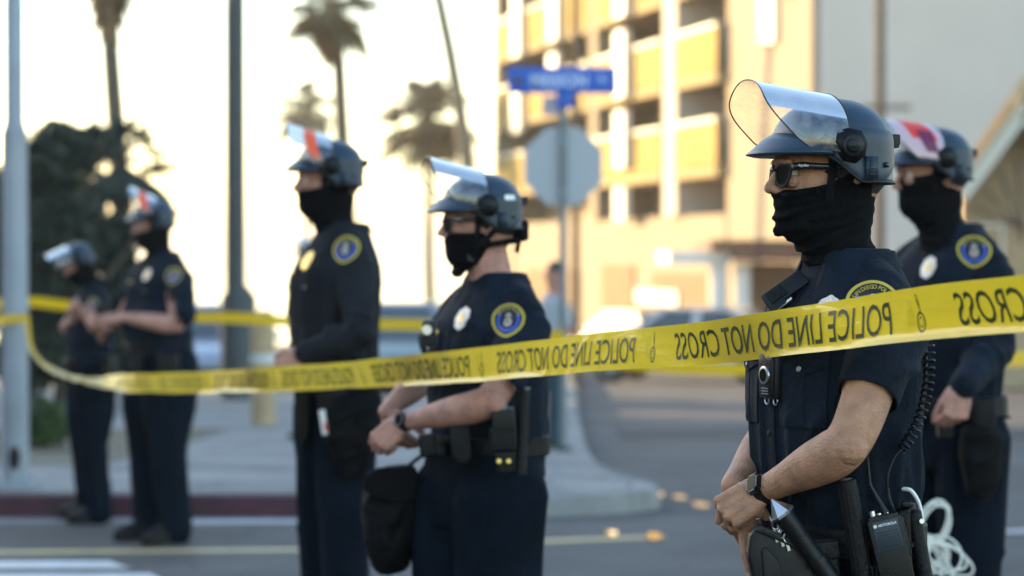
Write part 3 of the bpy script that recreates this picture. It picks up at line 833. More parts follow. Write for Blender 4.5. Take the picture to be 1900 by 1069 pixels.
    for j in range(K):
        for i in range(H - 1): f.append((j * H + i, (j + 1) * H + i, (j + 1) * H + i + 1, j * H + i + 1))
    cb.add(v, f); co_ = cb.build('collar', shirt, root); md = co_.modifiers.new('t', 'SOLIDIFY'); md.thickness = .003
    # ---------------- face cover
    gb = MB()
    if cover == 'gaiter':
        rows = [(-.050, -.090, .040, .0845), (-.066, -.089, .060, .0835), (-.083, -.082, .1085, .0765), (-.097, -.079, .1155, .0735), (-.115, -.078, .1120, .071), (-.133, -.076, .1130, .068), (-.150, -.073, .1100, .0655), (-.165, -.071, .098, .063),
                (-.180, -.076, .078, .0635), (-.200, -.084, .060, .066), (-.225, -.096, .053, .072), (-.250, -.106, .052, .082), (-.275, -.112, .050, .092)]
        rows = [(r0[0] + (gup if r0[0] > -.12 else 0), *r0[1:]) for r0 in rows]
        gb.slices(rows, 40, 2.0, .26)
        if hi:
            gb.tube([(.070, -.05, -.150), (.106, 0, -.158), (.070, .05, -.150)], [.008, .011, .008], 8, 'round')
            gb.tube([(.060, .058, -.112), (.098, .035, -.128), (.112, 0, -.134), (.098, -.035, -.128)], [.004, .005, .006, .004], 8, 'round')
        gb.tube([(-.05, .072, -.064), (.0, .078, -.070), (.055, .066, -.084), (.098, .036, -.094), (.112, 0, -.090), (.098, -.036, -.094), (.055, -.066, -.084), (.0, -.078, -.070), (-.05, -.072, -.064)], .0072, 10, 'round')
    else:
        rows = [(-.078, -.035, .1075, .0765), (-.097, -.045, .1150, .0745), (-.115, -.040, .1120, .072), (-.133, -.025, .1120, .069), (-.150, -.010, .1080, .065), (-.165, .005, .100, .058), (-.178, .03, .085, .042), (-.186, .045, .070, .028)]
        gb.slices(rows, 32, 2.0, .26)
        gb.tube([(.02, .070, -.115), (-.03, .079, -.108), (-.080, .055, -.102), (-.098, 0, -.100), (-.080, -.055, -.102), (-.03, -.079, -.108), (.02, -.07, -.115)], [.010, .010, .010, .010, .010, .010, .010], 10, 'round')
        gb.ball((.078, .012, -.188), (.020, .022, .016), 10)
    gb.v = [tuple(HM @ Vector((p[0], p[1], p[2] + (gup if p[2] > -.10 else 0)))) for p in gb.v]
    me = remeshed(gb, vox * (.42 if hi else .7), 3)
    hxi = HM.inverted(); 
    def gaiter_folds(co):
        c = co - np.array(HM.translation)
        x, y, z = c[:, 0], c[:, 1], c[:, 2]
        wv = .9 * vnoise(c * 22, 5) + .35 * vnoise(c * 60, 6)
        jaw = np.clip((z + .185) / .03, 0, 1)
        # cloth bunches run from under the nose up to the ear, and slant back down the neck
        p1 = (z + .30 * x - .06 * np.abs(y)) * 2 * PI / .021 + wv * 1.6
        p2 = (z * .75 + .62 * x) * 2 * PI / .026 + wv * 2.1
        f1 = np.sin(p1); f2 = np.sin(p2)
        f1 = np.sign(f1) * np.abs(f1) ** .8; f2 = 1 - 2 * np.abs(np.sin(p2 / 2)) ** .7
        amp = .6 + .4 * vnoise(c * 12, 8)
        side = np.clip(.35 + (np.abs(x - .09) / .06), .35, 1.0)
        A = .0019 if hi else .0016
        return jaw * f1 * A * amp * side + (1 - jaw) * f2 * A * 2.3 * amp + .0015 * vnoise(c * 15, 9)
    if cover == 'gaiter': displace(me, gaiter_folds)
    else: displace(me, lambda co: .0012 * vnoise(co * 30, 3))
    out['cover'] = link('neck_gaiter' if cover == 'gaiter' else 'face_mask', me, root, 'black_cloth')
    # strap in front of the ear
    for sd_ in (1, -1):
        st = MB(); lines = (((.030, .083, -.010), (.030, .082, -.05), (.032, .077, -.082), (.034, .073, -.100)), ((-.04, .087, -.045), (.0, .083, -.09), (.03, .076, -.115)) if cover != 'gaiter' else None)
        for ln in lines:
            if ln is None: continue
            st.tube([hp(a_, b_ * sd_, c_) for a_, b_, c_ in ln], .008, 8, True, flat=.22, flatdir=HM.to_3x3() @ Vector((0, 1, 0)))
        st.build('chin_strap', 'black_nylon', root)
    if cover != 'gaiter':
        st = MB(); st.tube([hp(-.09, .03, -.06), hp(-.098, .02, -.10), hp(-.092, .01, -.135)], .010, 8, True, flat=.5); st.build('nape_strap', 'black_nylon', root); st = MB()
        st.tube([hp(.03, .076, -.115), hp(.045, .060, -.150), hp(.065, .030, -.185), hp(.07, 0, -.192), hp(.065, -.03, -.185)], .009, 8, True, flat=.4)
        bk = MB(); bk.box(hp(.050, .062, -.150), (.022, .010, .020), bev=.003); bk.build('buckle', 'black_plastic', root)
        st.build('jaw_strap', 'black_nylon', root)
        st = MB(); st.box(hp(-.100, .0, -.075), (.030, .075, .06), bev=.012); st.build('nape_pad', 'black_nylon', root)
    if glasses:
        sunglasses(root, HM)
    helmet(root, HM, prints, shield_down, None, white_label)
    # ---------------- patch on each sleeve, badge, belt
    if patch: out['patch'] = patch; sleeve_patch(out)
    b = MB(); pts = []
    NN = 56
    def ring_z(z0, z1, off, n=2.3):
        v = []; f = []
        for i, z in enumerate((z0, z0 + .004, z1 - .004, z1)):
            o_ = off if i in (1, 2) else off - .004
            for k in range(NN):
                a = 2 * PI * k / NN; ca, sa = math.cos(a), math.sin(a)
                x = math.copysign(abs(ca) ** (2 / n), ca) * (.130 * fat + o_); y = math.copysign(abs(sa) ** (2 / n), sa) * (.180 + o_); v.append((x + .003, y, z))
        for i in range(3):
            for k in range(NN): f.append((i * NN + k, i * NN + (k + 1) % NN, (i + 1) * NN + (k + 1) % NN, (i + 1) * NN + k))
        b.add(v, f)
    ring_z(1.015 + belt_up, 1.072 + belt_up, .010)
    belt = b.build('duty_belt', 'leather', root)
    k = MB(); k.box((.150 * fat, 0, 1.044 + belt_up), (.012, .075, .058), bev=.004); k.build('buckle', 'gloss_black', belt)
    out['belt'] = belt
    return out

def shield_outline(a):
    """rounded top, pointed foot"""
    x = math.sin(a); y = math.cos(a)
    if y < 0:
        t = -y; w_ = math.copysign(abs(x) ** 1.35, x); return (w_ * .0465, -t * .055 * 1.02 + 0)
    return (x * .0465, y * .044)
def sleeve_patch(o, sides=(1,)):
    root = o['root']
    for sd_ in sides:
        s0 = o['sh'][sd_]; e0 = o['el'][sd_]; ax = (e0 - s0).normalized()
        away = Vector((.55, sd_, .12)); away = (away - ax * away.dot(ax)).normalized()
        org = s0 + ax * .012 + Vector((.014, 0, 0))
        vdir = -ax
        if o['patch'] is not True:
            org = o['L'](o['patch']); away = o['Ld']((-.05, -1, .12)); vdir = o['Ld']((.08, 0, 1)); vdir = (vdir - away * vdir.dot(away)).normalized()
        udir = vdir.cross(away)
        D = Decal(o['shirt'].data, org + away * .03, udir, vdir, away)
        a = MB(); D.radial(a, shield_outline, .0, .90, 6, 48, .0012); base = a.build('sleeve_patch', 'navy_thread', root)
        a = MB(); D.radial(a, shield_outline, .87, 1.0, 2, 64, .0018); a.build('patch_border', 'yellow_thread' if o.get('bright') else 'gold_thread', base)
        # lettering on an arc
        a = MB()
        def arc_text(txt, r, size, c0=-66, c1=66, squeeze=.80):
            tot = sum(cw(ch) for ch in txt); pos = 0
            for ch in txt:
                wch = cw(ch); ang = R(c0 + (c1 - c0) * (pos + wch / 2) / tot); pos += wch
                if ch == ' ': continue
                vv, ff = textmesh(ch, .012)
                xs = [p[0] for p in vv]; mx = (min(xs) + max(xs)) / 2
                pts = [((p[0] - mx) * size * squeeze, p[1] * size + r) for p in vv]
                pts = [(x * math.cos(ang) + y * math.sin(ang), -x * math.sin(ang) + y * math.cos(ang) - .004) for x, y in pts]
                D.shape(a, pts, ff, .0022)
        cw = lambda ch: .55 if ch == ' ' else (.5 if ch == 'I' else 1.0)
        arc_text('SAN DIEGO POLICE', .0310, .0115)
        a.build('patch_lettering', 'yellow_thread' if o.get('bright') else 'gold_thread', base)
        a = MB()                                        # wreath of laurel leaves
        for sgn in (1, -1):
            for q in range(9):
                an = R(62 + q * 13.5); cx = sgn * .0255 * math.sin(an) * 1.02; cy = .0255 * math.cos(an) * 1.15 - .004
                for lay in (0, 1):
                    rr_ = .0058; ang = an * sgn + (.9 if lay else -.5) * sgn; ox = math.sin(ang) * .0035; oy = math.cos(ang) * .0035
                    leaf = [(cx + ox + rr_ * .55 * math.cos(t), cy + oy + rr_ * .8 * math.sin(t)) for t in [2 * PI * i / 8 for i in range(8)]]
                    D.shape(a, leaf, [tuple(range(8))], .0020)
        a.build('patch_wreath', 'blue_thread', base)
        a = MB()                                        # building on a seal
        D.radial(a, lambda t: (.0115 * math.cos(t), .0135 * math.sin(t)), 0, 1, 3, 24, .0020, (0, -.010))
        D.shape(a, [(-.010, .006), (.010, .006), (.010, .009), (.007, .009), (.006, .014), (.003, .017), (-.003, .017), (-.006, .014), (-.007, .009), (-.010, .009)], [tuple(range(10))], .0022)
        a.build('patch_seal', 'pale_thread', base)
        a = MB()
        for q in range(4):
            x = -.0075 + q * .005; D.shape(a, [(x - .0009, -.001), (x + .0009, -.001), (x + .0009, .006), (x - .0009, .006)], [(0, 1, 2, 3)], .0026)
        D.shape(a, [(-.005, -.014), (.005, -.014), (.004, -.006), (-.004, -.006)], [(0, 1, 2, 3)], .0026)
        a.build('patch_columns', 'brown_thread', base)

def sunglasses(root, HM):
    def hp(x, y, z): return HM @ Vector((x, y, z))
    g = MB(); lens = MB()
    frames = []
    for sd_ in (1, -1):
        c = Vector((.1085, sd_ * .034, -.055)); yaw = R(14 * sd_)
        u = Vector((-math.sin(abs(yaw)), sd_ * math.cos(yaw), 0)); v = Vector((-.12, 0, 1)).normalized(); n = Vector((math.cos(yaw), math.sin(yaw), .1)).normalized()
        prof = [(-.025, .012), (-.023, .019), (-.012, .0215), (.010, .0222), (.024, .020), (.0285, .013), (.026, -.004), (.018, -.019), (.004, -.0235), (-.010, -.021), (-.020, -.012)]
        inner = [(a * .80, b * .78) for a, b in prof]
        m = len(prof)
        pts = [c + u * a + v * b for a, b in prof] + [c + u * a + v * b for a, b in inner]
        off = n * .0022
        vs = [hp(*(p + off)) for p in pts] + [hp(*(p - off)) for p in pts]
        fs = []
        for i in range(m):
            j = (i + 1) % m
            fs += [(i, j, m + j, m + i), (2 * m + i, 3 * m + i, 3 * m + j, 2 * m + j), (i, 2 * m + i, 2 * m + j, j), (m + i, m + j, 3 * m + j, 3 * m + i)]
        g.add(vs, fs)
        lens.add([hp(*(c + u * a + v * b + n * .0008)) for a, b in [(a * 1.02, b * 1.02) for a, b in inner]], [tuple(range(m))])
        hinge = c + u * .027 + v * .014
        g.tube([hp(*hinge), hp(hinge.x - .018, sd_ * .070, hinge.z + .003), hp(.055, sd_ * .0795, -.040), hp(0.0, sd_ * .083, -.040)], [.0070, .0068, .0058, .0045], 8, True, flat=.38, flatdir=HM.to_3x3() @ Vector((0, 1, .0)))
        g.box(hp(hinge.x - .002, hinge.y, hinge.z), (.008, .007, .013), HM.to_3x3(), bev=.0015)
    g.tube([hp(.1165, -.010, -.045), hp(.1185, 0, -.043), hp(.1165, .010, -.045)], .003, 8)
    o = g.build('sunglasses', 'gloss_black', root)
    lens.build('lens', 'lens_dark', o, smooth=False)
    # maker's lettering on the temple
    vv, ff = textmesh('Ray-Ban', .02); t = MB()
    t.add([hp(.094 - p[0] * .0055, .0765 + .0045 + (p[0] * .0055) * .28 - .0015, -.0405 + p[1] * .0060) for p in vv], ff)
    t.build('temple_lettering', 'print_white', o, smooth=False)
# ------------------------------------------------------------------ the six officers in view and one behind
def FIST(a, n, c=(72, 85, 45), **k): return dict(a=a, n=n, curls=[c, (c[0] + 3, c[1], c[2]), (c[0] + 6, c[1], c[2]), (c[0] + 9, c[1], c[2])], **k)

A = officer('officer nearest the camera in dark sunglasses, black gaiter and short navy sleeves, hands clasped',
    .607, 4.486, 25, 1.0, .0055,
    arms={1: (P(1578, 828, 4.20), P(1421, 909, 4.375)), -1: (P(1442, 800, 4.70), P(1362, 902, 4.46))},
    hands={1: dict(a=(-.86, .02, -.52), n=(-.28, -.90, .30), curls=[(80, 66, 38), (84, 70, 40), (86, 72, 40), (90, 70, 40)], thumb=(0, 25, 20), tout=.1, spread=3, s=.94),
           -1: dict(a=(.09, -.16, -.98), n=(-.50, -.86, .08), curls=[(-2, 9, 6), (-4, 10, 8), (50, 70, 30), (64, 75, 30)], thumb=(0, 18, 10), tout=.45, spread=5, s=.88)},
    head=(.014, 0, -13, 0, 0), patch=P(1626, 557, 4.25), hi=True, glasses=True, skin='skin_fair', seed=3)
B = officer('middle officer with white strip on the helmet and black face mask, bare neck, hands clasped',
    -.060, 6.55, 33, .96, .007, fat=1.10, legfat=1.16, pelvis=.035, belt_up=.045,
    arms={1: (P(915, 748, 6.26), P(748, 784, 6.42)), -1: (P(800, 690, 6.90), P(716, 764, 6.60))},
    hands={1: FIST((-.72, .05, -.62), (-.35, -.9, .2), (55, 75, 40), tout=.2), -1: FIST((.45, -.25, -.85), (-.55, -.8, -.2), (45, 55, 30), tout=.3)},
    head=(.02, 0, -22, 1, 0), cover='mask', white_label=True, seed=8, patch=P(941, 588, 6.3), shield_down=-6, glasses=True, skin='skin_pink')
D3 = officer('tall officer in long sleeved dark jacket, orange print on the face shield, against bright sky',
    -.622, 8.60, 22, 1.06, .008, long_sleeve=True, shirt='dark_jacket',
    arms={1: (P(668, 622, 8.33), P(566, 656, 8.36)), -1: (P(590, 610, 8.90), P(556, 652, 8.62))},
    hands={1: FIST((-.8, .1, -.5), (-.3, -.9, .2), (50, 60, 30)), -1: FIST((-.6, -.3, -.6), (-.7, -.5, .3), (50, 60, 30))},
    head=(.02, 0, -14, 0, 0), prints=('patch_white', 'patch_orange'), shield_down=-8, seed=12, patch=P(638, 456, 8.35), skin='skin_pink')
E = officer('burly far left officer with bare forearms and orange print on the visor',
    -1.895, 13.0, 38, .995, .011, fat=1.30, legfat=1.15,
    arms={1: (P(330, 604, 12.66), P(226, 588, 12.60)), -1: (P(225, 600, 13.25), P(196, 590, 12.88))},
    hands={1: FIST((-.95, -.1, -.1), (-.1, -.6, .8), (45, 60, 30)), -1: FIST((-.6, -.6, 0), (-.5, -.3, .8), (45, 60, 30))},
    head=(.02, 0, -26, 4, 0), prints=('patch_orange',), seed=17, patch=P(318, 508, 12.7), skin='skin_pink', shield_down=-18)
F = officer('leftmost smaller officer with helmet bent down, next to the grey light pole',
    -2.440, 14.02, 22, .875, .011, fat=1.2, legfat=1.15,
    arms={1: (P(196, 606, 13.85), P(172, 600, 13.75)), -1: (P(120, 610, 14.25), P(140, 590, 13.85))},
    hands={1: FIST((-.5, -.2, .6), (-.3, -.9, .2), (45, 60, 30)), -1: FIST((-.2, -.5, .5), (-.7, -.3, .3), (45, 60, 30))},
    head=(.045, 0, -8, 26, 0), seed=23, skin='skin_pink', shield_down=8)
G = officer('officer at the right edge in long navy sleeves, red print on the face shield',
    1.335, 7.40, 33, 1.05, .0075, long_sleeve=True,
    arms={1: (P(1846, 648, 7.22), P(1788, 716, 7.00)), -1: (P(1676, 650, 7.75), P(1690, 760, 7.55))},
    hands={1: FIST((-.28, -.1, -.95), (.25, -.95, 0), (55, 70, 40), tout=.2), -1: FIST((-.2, -.1, -.95), (-.6, .5, 0), (60, 70, 40))},
    head=(.05, 0, -22, 2, 0), prints=('patch_w2', 'patch_redA', 'patch_redB'), gup=.014, seed=31, patch=P(1816, 456, 7.15), skin='skin_pink')
H = officer('distant officer mostly hidden behind the tall officer in the dark jacket',
    -1.74, 21.0, 15, .95, .015, long_sleeve=True, zbase=-.10,
    arms={1: (P(585, 600, 20.75), P(560, 630, 20.7)), -1: (P(545, 600, 21.3), P(550, 630, 20.9))},
    hands={1: FIST((-.5, 0, -.8), (-.3, -.9, .2)), -1: FIST((-.5, 0, -.8), (-.6, -.5, .2))}, seed=41, patch=False, skin='skin_pink')

# ------------------------------------------------------------------ badges, pockets, plackets
def lap(o, y_badge=.07, badge_at=None, name_bar=True, pocket=True, hi=False, badge_mat='silver'):
    root = o['root']; me = o['shirt'].data
    D = Decal(me, (.16, 0, 1.3), (0, 1, 0), (0, 0, 1), (1, 0, 0))
    a = MB(); D.sheet(a, [(-.017, -.26), (.017, -.26), (.017, .205), (-.017, .205)], .0032, 4, 60, .003); a.build('placket', o['shirt'].data.materials[0], root)
    for q in range(6):
        a = MB(); c = D.at(0, -.235 + q * .084, .0042); a.tube([c, c + D.n * .0016, c + D.n * .0024], [.0058, .0058, .0046], 16); a.tube([c + D.n * .0024, c + D.n * .0026], [.0026, .0022], 10); a.build('button', 'black_plastic', root)
    if pocket:
        for sd_ in (1, -1):
            D.frame((.15, sd_ * .098, 1.325), (-.42, sd_ * 1, 0), (0, 0, 1), (.88, sd_ * .46, .0))
            a = MB(); D.sheet(a, [(-.055, -.075), (.055, -.075), (.058, .055), (-.058, .055)], .0040, 14, 16, .004)
            D.sheet(a, [(-.010, -.07), (.010, -.07), (.010, .05), (-.010, .05)], .0052, 3, 16, .001); pk = a.build('chest_pocket', o['shirt'].data.materials[0], root)
            a = MB(); D.sheet(a, [(-.060, .036), (0, .018), (0, .072), (-.060, .072)], .0070, 8, 6, .003); D.sheet(a, [(0, .018), (.060, .036), (.060, .072), (0, .072)], .0070, 8, 6, .003); a.build('pocket_flap', o['shirt'].data.materials[0], pk)
            a = MB(); c = D.at(0, .030, .0080); a.tube([c, c + D.n * .0018], [.0055, .0045], 14); a.build('pocket_button', 'steel', pk)
    D.frame((.15, y_badge, 1.450), (-.3, 1, 0), (0, 0, 1), (.9, .38, .22))
    if badge_at is not None: D.frame(o['L'](badge_at), o['Ld']((.8, -.6, 0)), (0, 0, 1), o['Ld']((-.55, -.8, .15)))
    def out_(t): 
        x, y = math.sin(t), math.cos(t); k = 1 + .045 * math.cos(8 * t); return (x * .026 * k, y * .034 * k)
    a = MB(); D.radial(a, out_, 0, 1, 5, 40, .006); D.radial(a, out_, .92, 1.0, 1, 40, .0045)
    bd = a.build('badge', badge_mat, root)
    a = MB(); D.radial(a, lambda t: (.012 * math.sin(t), .014 * math.cos(t)), .8, 1, 2, 28, .0085); D.radial(a, lambda t: (.008 * math.sin(t), .010 * math.cos(t)), 0, 1, 3, 20, .0080)
    a.build('badge_seal', 'brass', bd)
    if name_bar:
        D.frame((.16, -.09, 1.405), (.3, 1, 0), (0, 0, 1), (.9, -.38, .1)); a = MB(); D.sheet(a, [(-.028, -.006), (.028, -.006), (.028, .006), (-.028, .006)], .006, 4, 2, .003); a.build('name_bar', 'brass', root)
lap(A, .125, P(1524, 580, 4.33), hi=True)
lap(B, .062, badge_mat='silver')
lap(D3, .07, name_bar=True, badge_mat='brass')
lap(E, .085); lap(F, .07); lap(G, .062)
# epaulet seam and yoke of the nearest shirt
def seams(o):
    D = Decal(o['shirt'].data, (0, .18, 1.45), (1, 0, 0), (0, 1, 0), (0, .3, 1)); 
    for sd_ in (1, -1):
        a = MB(); s0 = o['sh'][sd_]; e0 = o['el'][sd_]; ax = (e0 - s0).normalized()
        n = 40; pts = []
        p1 = Vector((1, 0, 0)); p1 = (p1 - ax * p1.dot(ax)).normalized(); p2 = ax.cross(p1)
        for k in range(n + 1):
            an = 2 * PI * k / n; q = s0 + ax * ((e0 - s0).length * .585) + (p1 * math.cos(an) + p2 * math.sin(an)) * .12
            d = (p1 * math.cos(an) + p2 * math.sin(an)); h = D.bvh.ray_cast(q, -d, .12)
            if h[0] is not None: pts.append(h[0] + d * .0008)
            elif len(pts) > 6: break
        if len(pts) > 6:
            a.tube(pts, .0016, 6); a.build('sleeve_hem', o['shirt'].data.materials[0], o['root'])
seams(A); seams(B)

# ------------------------------------------------------------------ watches
def wrist_watch(o, n_world, label, strap='black_plastic', rim='grey_rubber', s=1.0, back=.004):
    L = o['L']; wr = o['wr'][1]; el = o['el'][1]; ax = (el - wr).normalized(); c = wr + ax * back
    n = o['Ld'](n_world); n = (n - ax * n.dot(ax)).normalized(); sd_ = ax.cross(n)
    root = o['root']
    t = thing('wrist_watch', label, 'watch', o['W'] @ c, 0); 
    t.rotation_euler = (0, 0, R(180) + 0); Wt = (Matrix.Translation(o['W'] @ c) @ Matrix.Rotation(R(180), 4, 'Z')).inverted() @ o['W']
    D = Decal(o['body'].data, c, sd_, ax, n)
    def loopr(off):
        pts = []
        for k in range(41):
            a = 2 * PI * k / 40; d = n * math.cos(a) + sd_ * math.sin(a); h = D.bvh.ray_cast(c + d * .09, -d, .09)
            r = (h[0] - c).length if h[0] is not None else .026
            pts.append((max(.019, min(.034, r)), d))
        rs = [sum(pts[(i + j) % 40][0] for j in range(-3, 4)) / 7 for i in range(41)]
        return [c + pts[i][1] * (rs[i] + off) for i in range(41)], max(rs[0], rs[1], rs[-2])
    lp, r0 = loopr(.0018)
    a = MB(); v = []; f = []
    for i, p in enumerate(lp):
        d = (p - c).normalized(); hw = .0105
        for (x, y) in ((-hw, -.001), (-hw, .0012), (hw, .0012), (hw, -.001)): v.append(p + ax * x + d * y)
    for i in range(40):
        for q in range(4): f.append((i * 4 + q, (i + 1) * 4 + q, (i + 1) * 4 + (q + 1) % 4, i * 4 + (q + 1) % 4))
    a.add([Wt @ p for p in v], f); a.build('strap', strap, t)
    def blk(name, m, w_, h_, z0, z1, bev, parent):
        b = bmesh.new(); bmesh.ops.create_cube(b, size=1); bmesh.ops.scale(b, vec=(w_, h_, z1 - z0), verts=b.verts)
        bmesh.ops.bevel(b, geom=[e for e in b.edges if abs((e.verts[0].co - e.verts[1].co).normalized().z) > .9], offset=bev, segments=5, affect='EDGES')
        bmesh.ops.bevel(b, geom=[e for e in b.edges if abs(e.verts[0].co.z - e.verts[1].co.z) < 1e-5], offset=(z1 - z0) * .22, segments=2, affect='EDGES')
        R3 = Matrix((ax, sd_, n)).transposed().to_4x4(); Mx = Matrix.Translation(c + n * (r0 + (z0 + z1) / 2)) @ R3
        bmesh.ops.transform(b, matrix=Wt @ Mx, verts=b.verts); q = MB().bm(b); return q.build(name, m, parent)
    case = blk('case', strap, .034, .040, .0, .010, .008, t)
    blk('rim', rim, .029, .034, .0102, .0112, .006, case)
    blk('screen', 'screen', .023, .028, .0108, .0118, .004, case)
    return t
wrist_watch(A, (-.30, -.80, .52), 'square black watch with grey rim on the nearest officer\'s wrist')
wrist_watch(B, (-.45, -.85, .3), 'dark square watch on the wrist of the officer with the white helmet strip', back=.010)

# ------------------------------------------------------------------ gear of the nearest officer
VX = Vector((1, 0, 0)); VY = Vector((0, 1, 0)); VZ = Vector((0, 0, 1))
def pxprism(mb, poly, d, y0, y1, bev=0.0):
    """outline given at distance d, real depth from y0 to y1 metres about it"""
    pts = [P(x, y, d) for x, y in poly]; n = len(pts)
    bm = bmesh.new(); a = [bm.verts.new(p + VY * y0) for p in pts]; b = [bm.verts.new(p + VY * y1) for p in pts]
    bm.faces.new(a[::-1]); bm.faces.new(b)
    for i in range(n): bm.faces.new((a[i], a[(i + 1) % n], b[(i + 1) % n], b[i]))
    bmesh.ops.recalc_face_normals(bm, faces=bm.faces)
    if bev: bmesh.ops.bevel(bm, geom=list(bm.edges), offset=bev, segments=3, affect='EDGES', profile=.55, clamp_overlap=True)
    return mb.bm(bm)
def own(o, t_or_root):
    """re-parent a mesh made in world space"""
    o.parent = t_or_root; o.matrix_parent_inverse = Matrix(); 
    o.matrix_basis = t_or_root.matrix_basis.inverted() if t_or_root.parent is None else Matrix()
    return o
def wthing(name, label, cat, px, py, d, group=None): return thing(name, label, cat, P(px, py, d), 0, group)
def wpart(mb, name, m, t, sub=None, ang=40):
    o = mb.build(name, m, None, True, ang); lo = Vector(t.location)
    o.data.transform(Matrix.Translation(-lo)); o.parent = sub or t; return o

belt = A['belt']
def belt_part(mb, name, m, o=A):
    q = mb.build(name, m, None); q.data.transform(o['W'].inverted()); q.parent = o['belt']; return q
a = MB(); pxprism(a, [(1391, 990), (1402, 979), (1416, 977), (1470, 1002), (1520, 1040), (1562, 1092), (1580, 1180), (1470, 1210), (1424, 1130), (1396, 1075), (1386, 1030)], 4.30, -.022, .026, .006)
pxprism(a, [(1396, 982), (1414, 974), (1475, 1000), (1528, 1042), (1520, 1050), (1470, 1014), (1412, 988)], 4.30, -.030, -.018, .002)
pxprism(a, [(1411, 1020), (1418, 1012), (1444, 1040), (1448, 1062), (1442, 1130), (1420, 1120), (1414, 1060)], 4.30, -.029, -.018, .0025)
for q in range(3): a.cyl(P(1404 + q * 30, 996 + q * 22, 4.277), P(1404 + q * 30, 996 + q * 22, 4.273), .0032, 12)
belt_part(a, 'holster', 'black_plastic')
# two pouches behind the long baton
a = MB(); pxprism(a, [(1500, 1000), (1552, 996), (1566, 1120), (1516, 1130)], 4.29, -.02, .03, .007); pxprism(a, [(1500, 1006), (1554, 1000), (1558, 1034), (1505, 1040)], 4.29, -.027, -.016, .004); a.cyl(P(1530, 1022, 4.262), P(1530, 1022, 4.258), .005, 14); belt_part(a, 'magazine_pouch', 'leather')
a = MB(); pxprism(a, [(1664, 948), (1688, 940), (1694, 1090), (1668, 1100)], 4.30, -.02, .03, .006); pxprism(a, [(1662, 1010), (1692, 1004), (1693, 1014), (1664, 1020)], 4.30, -.026, -.016, .002); belt_part(a, 'torch_pouch', 'leather')
a = MB(); pxprism(a, [(1590, 1050), (1622, 1046), (1628, 1180), (1596, 1184)], 4.27, -.022, .03, .006); belt_part(a, 'baton_ring', 'leather')
a = MB(); pxprism(a, [(1614, 1010), (1672, 998), (1692, 1150), (1632, 1162)], 4.275, -.026, .03, .006); belt_part(a, 'radio_holder', 'leather')
# flashlight with faceted metal end
t = wthing('flashlight', 'black flashlight with faceted silver cap slanting across the nearest officer\'s belt', 'flashlight', 1560, 1090, 4.265)
p0 = P(1445, 944, 4.262); p1 = P(1585, 1130, 4.262); d = (p1 - p0).normalized()
a = MB(); a.tube([p0 + d * .014, p0 + d * .05, p0 + d * .058, p0 + d * .10, p0 + d * .108, p1], [.0185, .0175, .0160, .0160, .0172, .0165], 26)
for q in range(5): a.tube([p0 + d * (.064 + q * .007), p0 + d * (.066 + q * .007)], .0168, 26)
wpart(a, 'barrel', 'black_plastic', t)
a = MB(); a.tube([p0 - d * .020, p0 - d * .019, p0 + d * .010], [.0008, .002, .0225], 6); a.tube([p0 + d * .010, p0 + d * .0150], [.0235, .0225], 6); wpart(a, 'cap', 'steel', t, ang=10)
a = MB(); a.tube([p0 + d * .112, p0 + d * .122], .0195, 26); wpart(a, 'ring', 'black_plastic', t)
# key ring with small keys
t = wthing('key_ring', 'small shiny keys hanging beside the silver flashlight cap', 'keys', 1438, 985, 4.285)
a = MB(); 
for q in range(5):
    c = P(1432 + q * 7, 968 + q * 8, 4.27); r = .0055; n = 14
    ax = Vector((math.cos(q * 1.3), math.sin(q * 1.3), .4)).normalized(); u = ax.cross(VZ).normalized(); v_ = ax.cross(u)
    a.tube([c + u * math.cos(2 * PI * k / n) * r + v_ * math.sin(2 * PI * k / n) * r * 1.4 for k in range(n + 1)], .0011, 6, False)
wpart(a, 'ring', 'steel', t)
for q in range(3):
    a = MB(); c = P(1437 + q * 11, 990 + q * 9, 4.272); pxprism(a, [(1434 + q * 11, 984 + q * 8), (1440 + q * 11, 986 + q * 8), (1446 + q * 11, 1006 + q * 8), (1441 + q * 11, 1008 + q * 8)], 4.272, -.001, .001); wpart(a, 'key', 'steel', t)
# long baton
t = wthing('baton', 'long black side baton with smooth grip standing upright on the nearest officer\'s belt', 'baton', 1610, 1120, 4.25)
p0 = P(1571, 890, 4.245); p1 = P(1612, 1130, 4.255); d = (p1 - p0).normalized()
a = MB(); a.tube([p0, p0 + d * .002, p0 + d * .012, p0 + d * .10, p0 + d * .15, p1], [.0135, .0165, .0172, .0172, .0168, .0165], 26); wpart(a, 'grip', 'leather', t)
a = MB(); 
for q in range(14):
    an = 2 * PI * q / 14; u = d.cross(VY).normalized(); v_ = d.cross(u); e = u * math.cos(an) + v_ * math.sin(an)
    a.tube([p0 + d * .016 + e * .0166, p0 + d * .16 + e * .0164], .0012, 6)
wpart(a, 'grip_ridge', 'black_plastic', t)
a = MB(); a.tube([p0 - d * .001, p0 + d * .001], [.009, .012], 20); wpart(a, 'end_cap', 'grey_rubber', t)
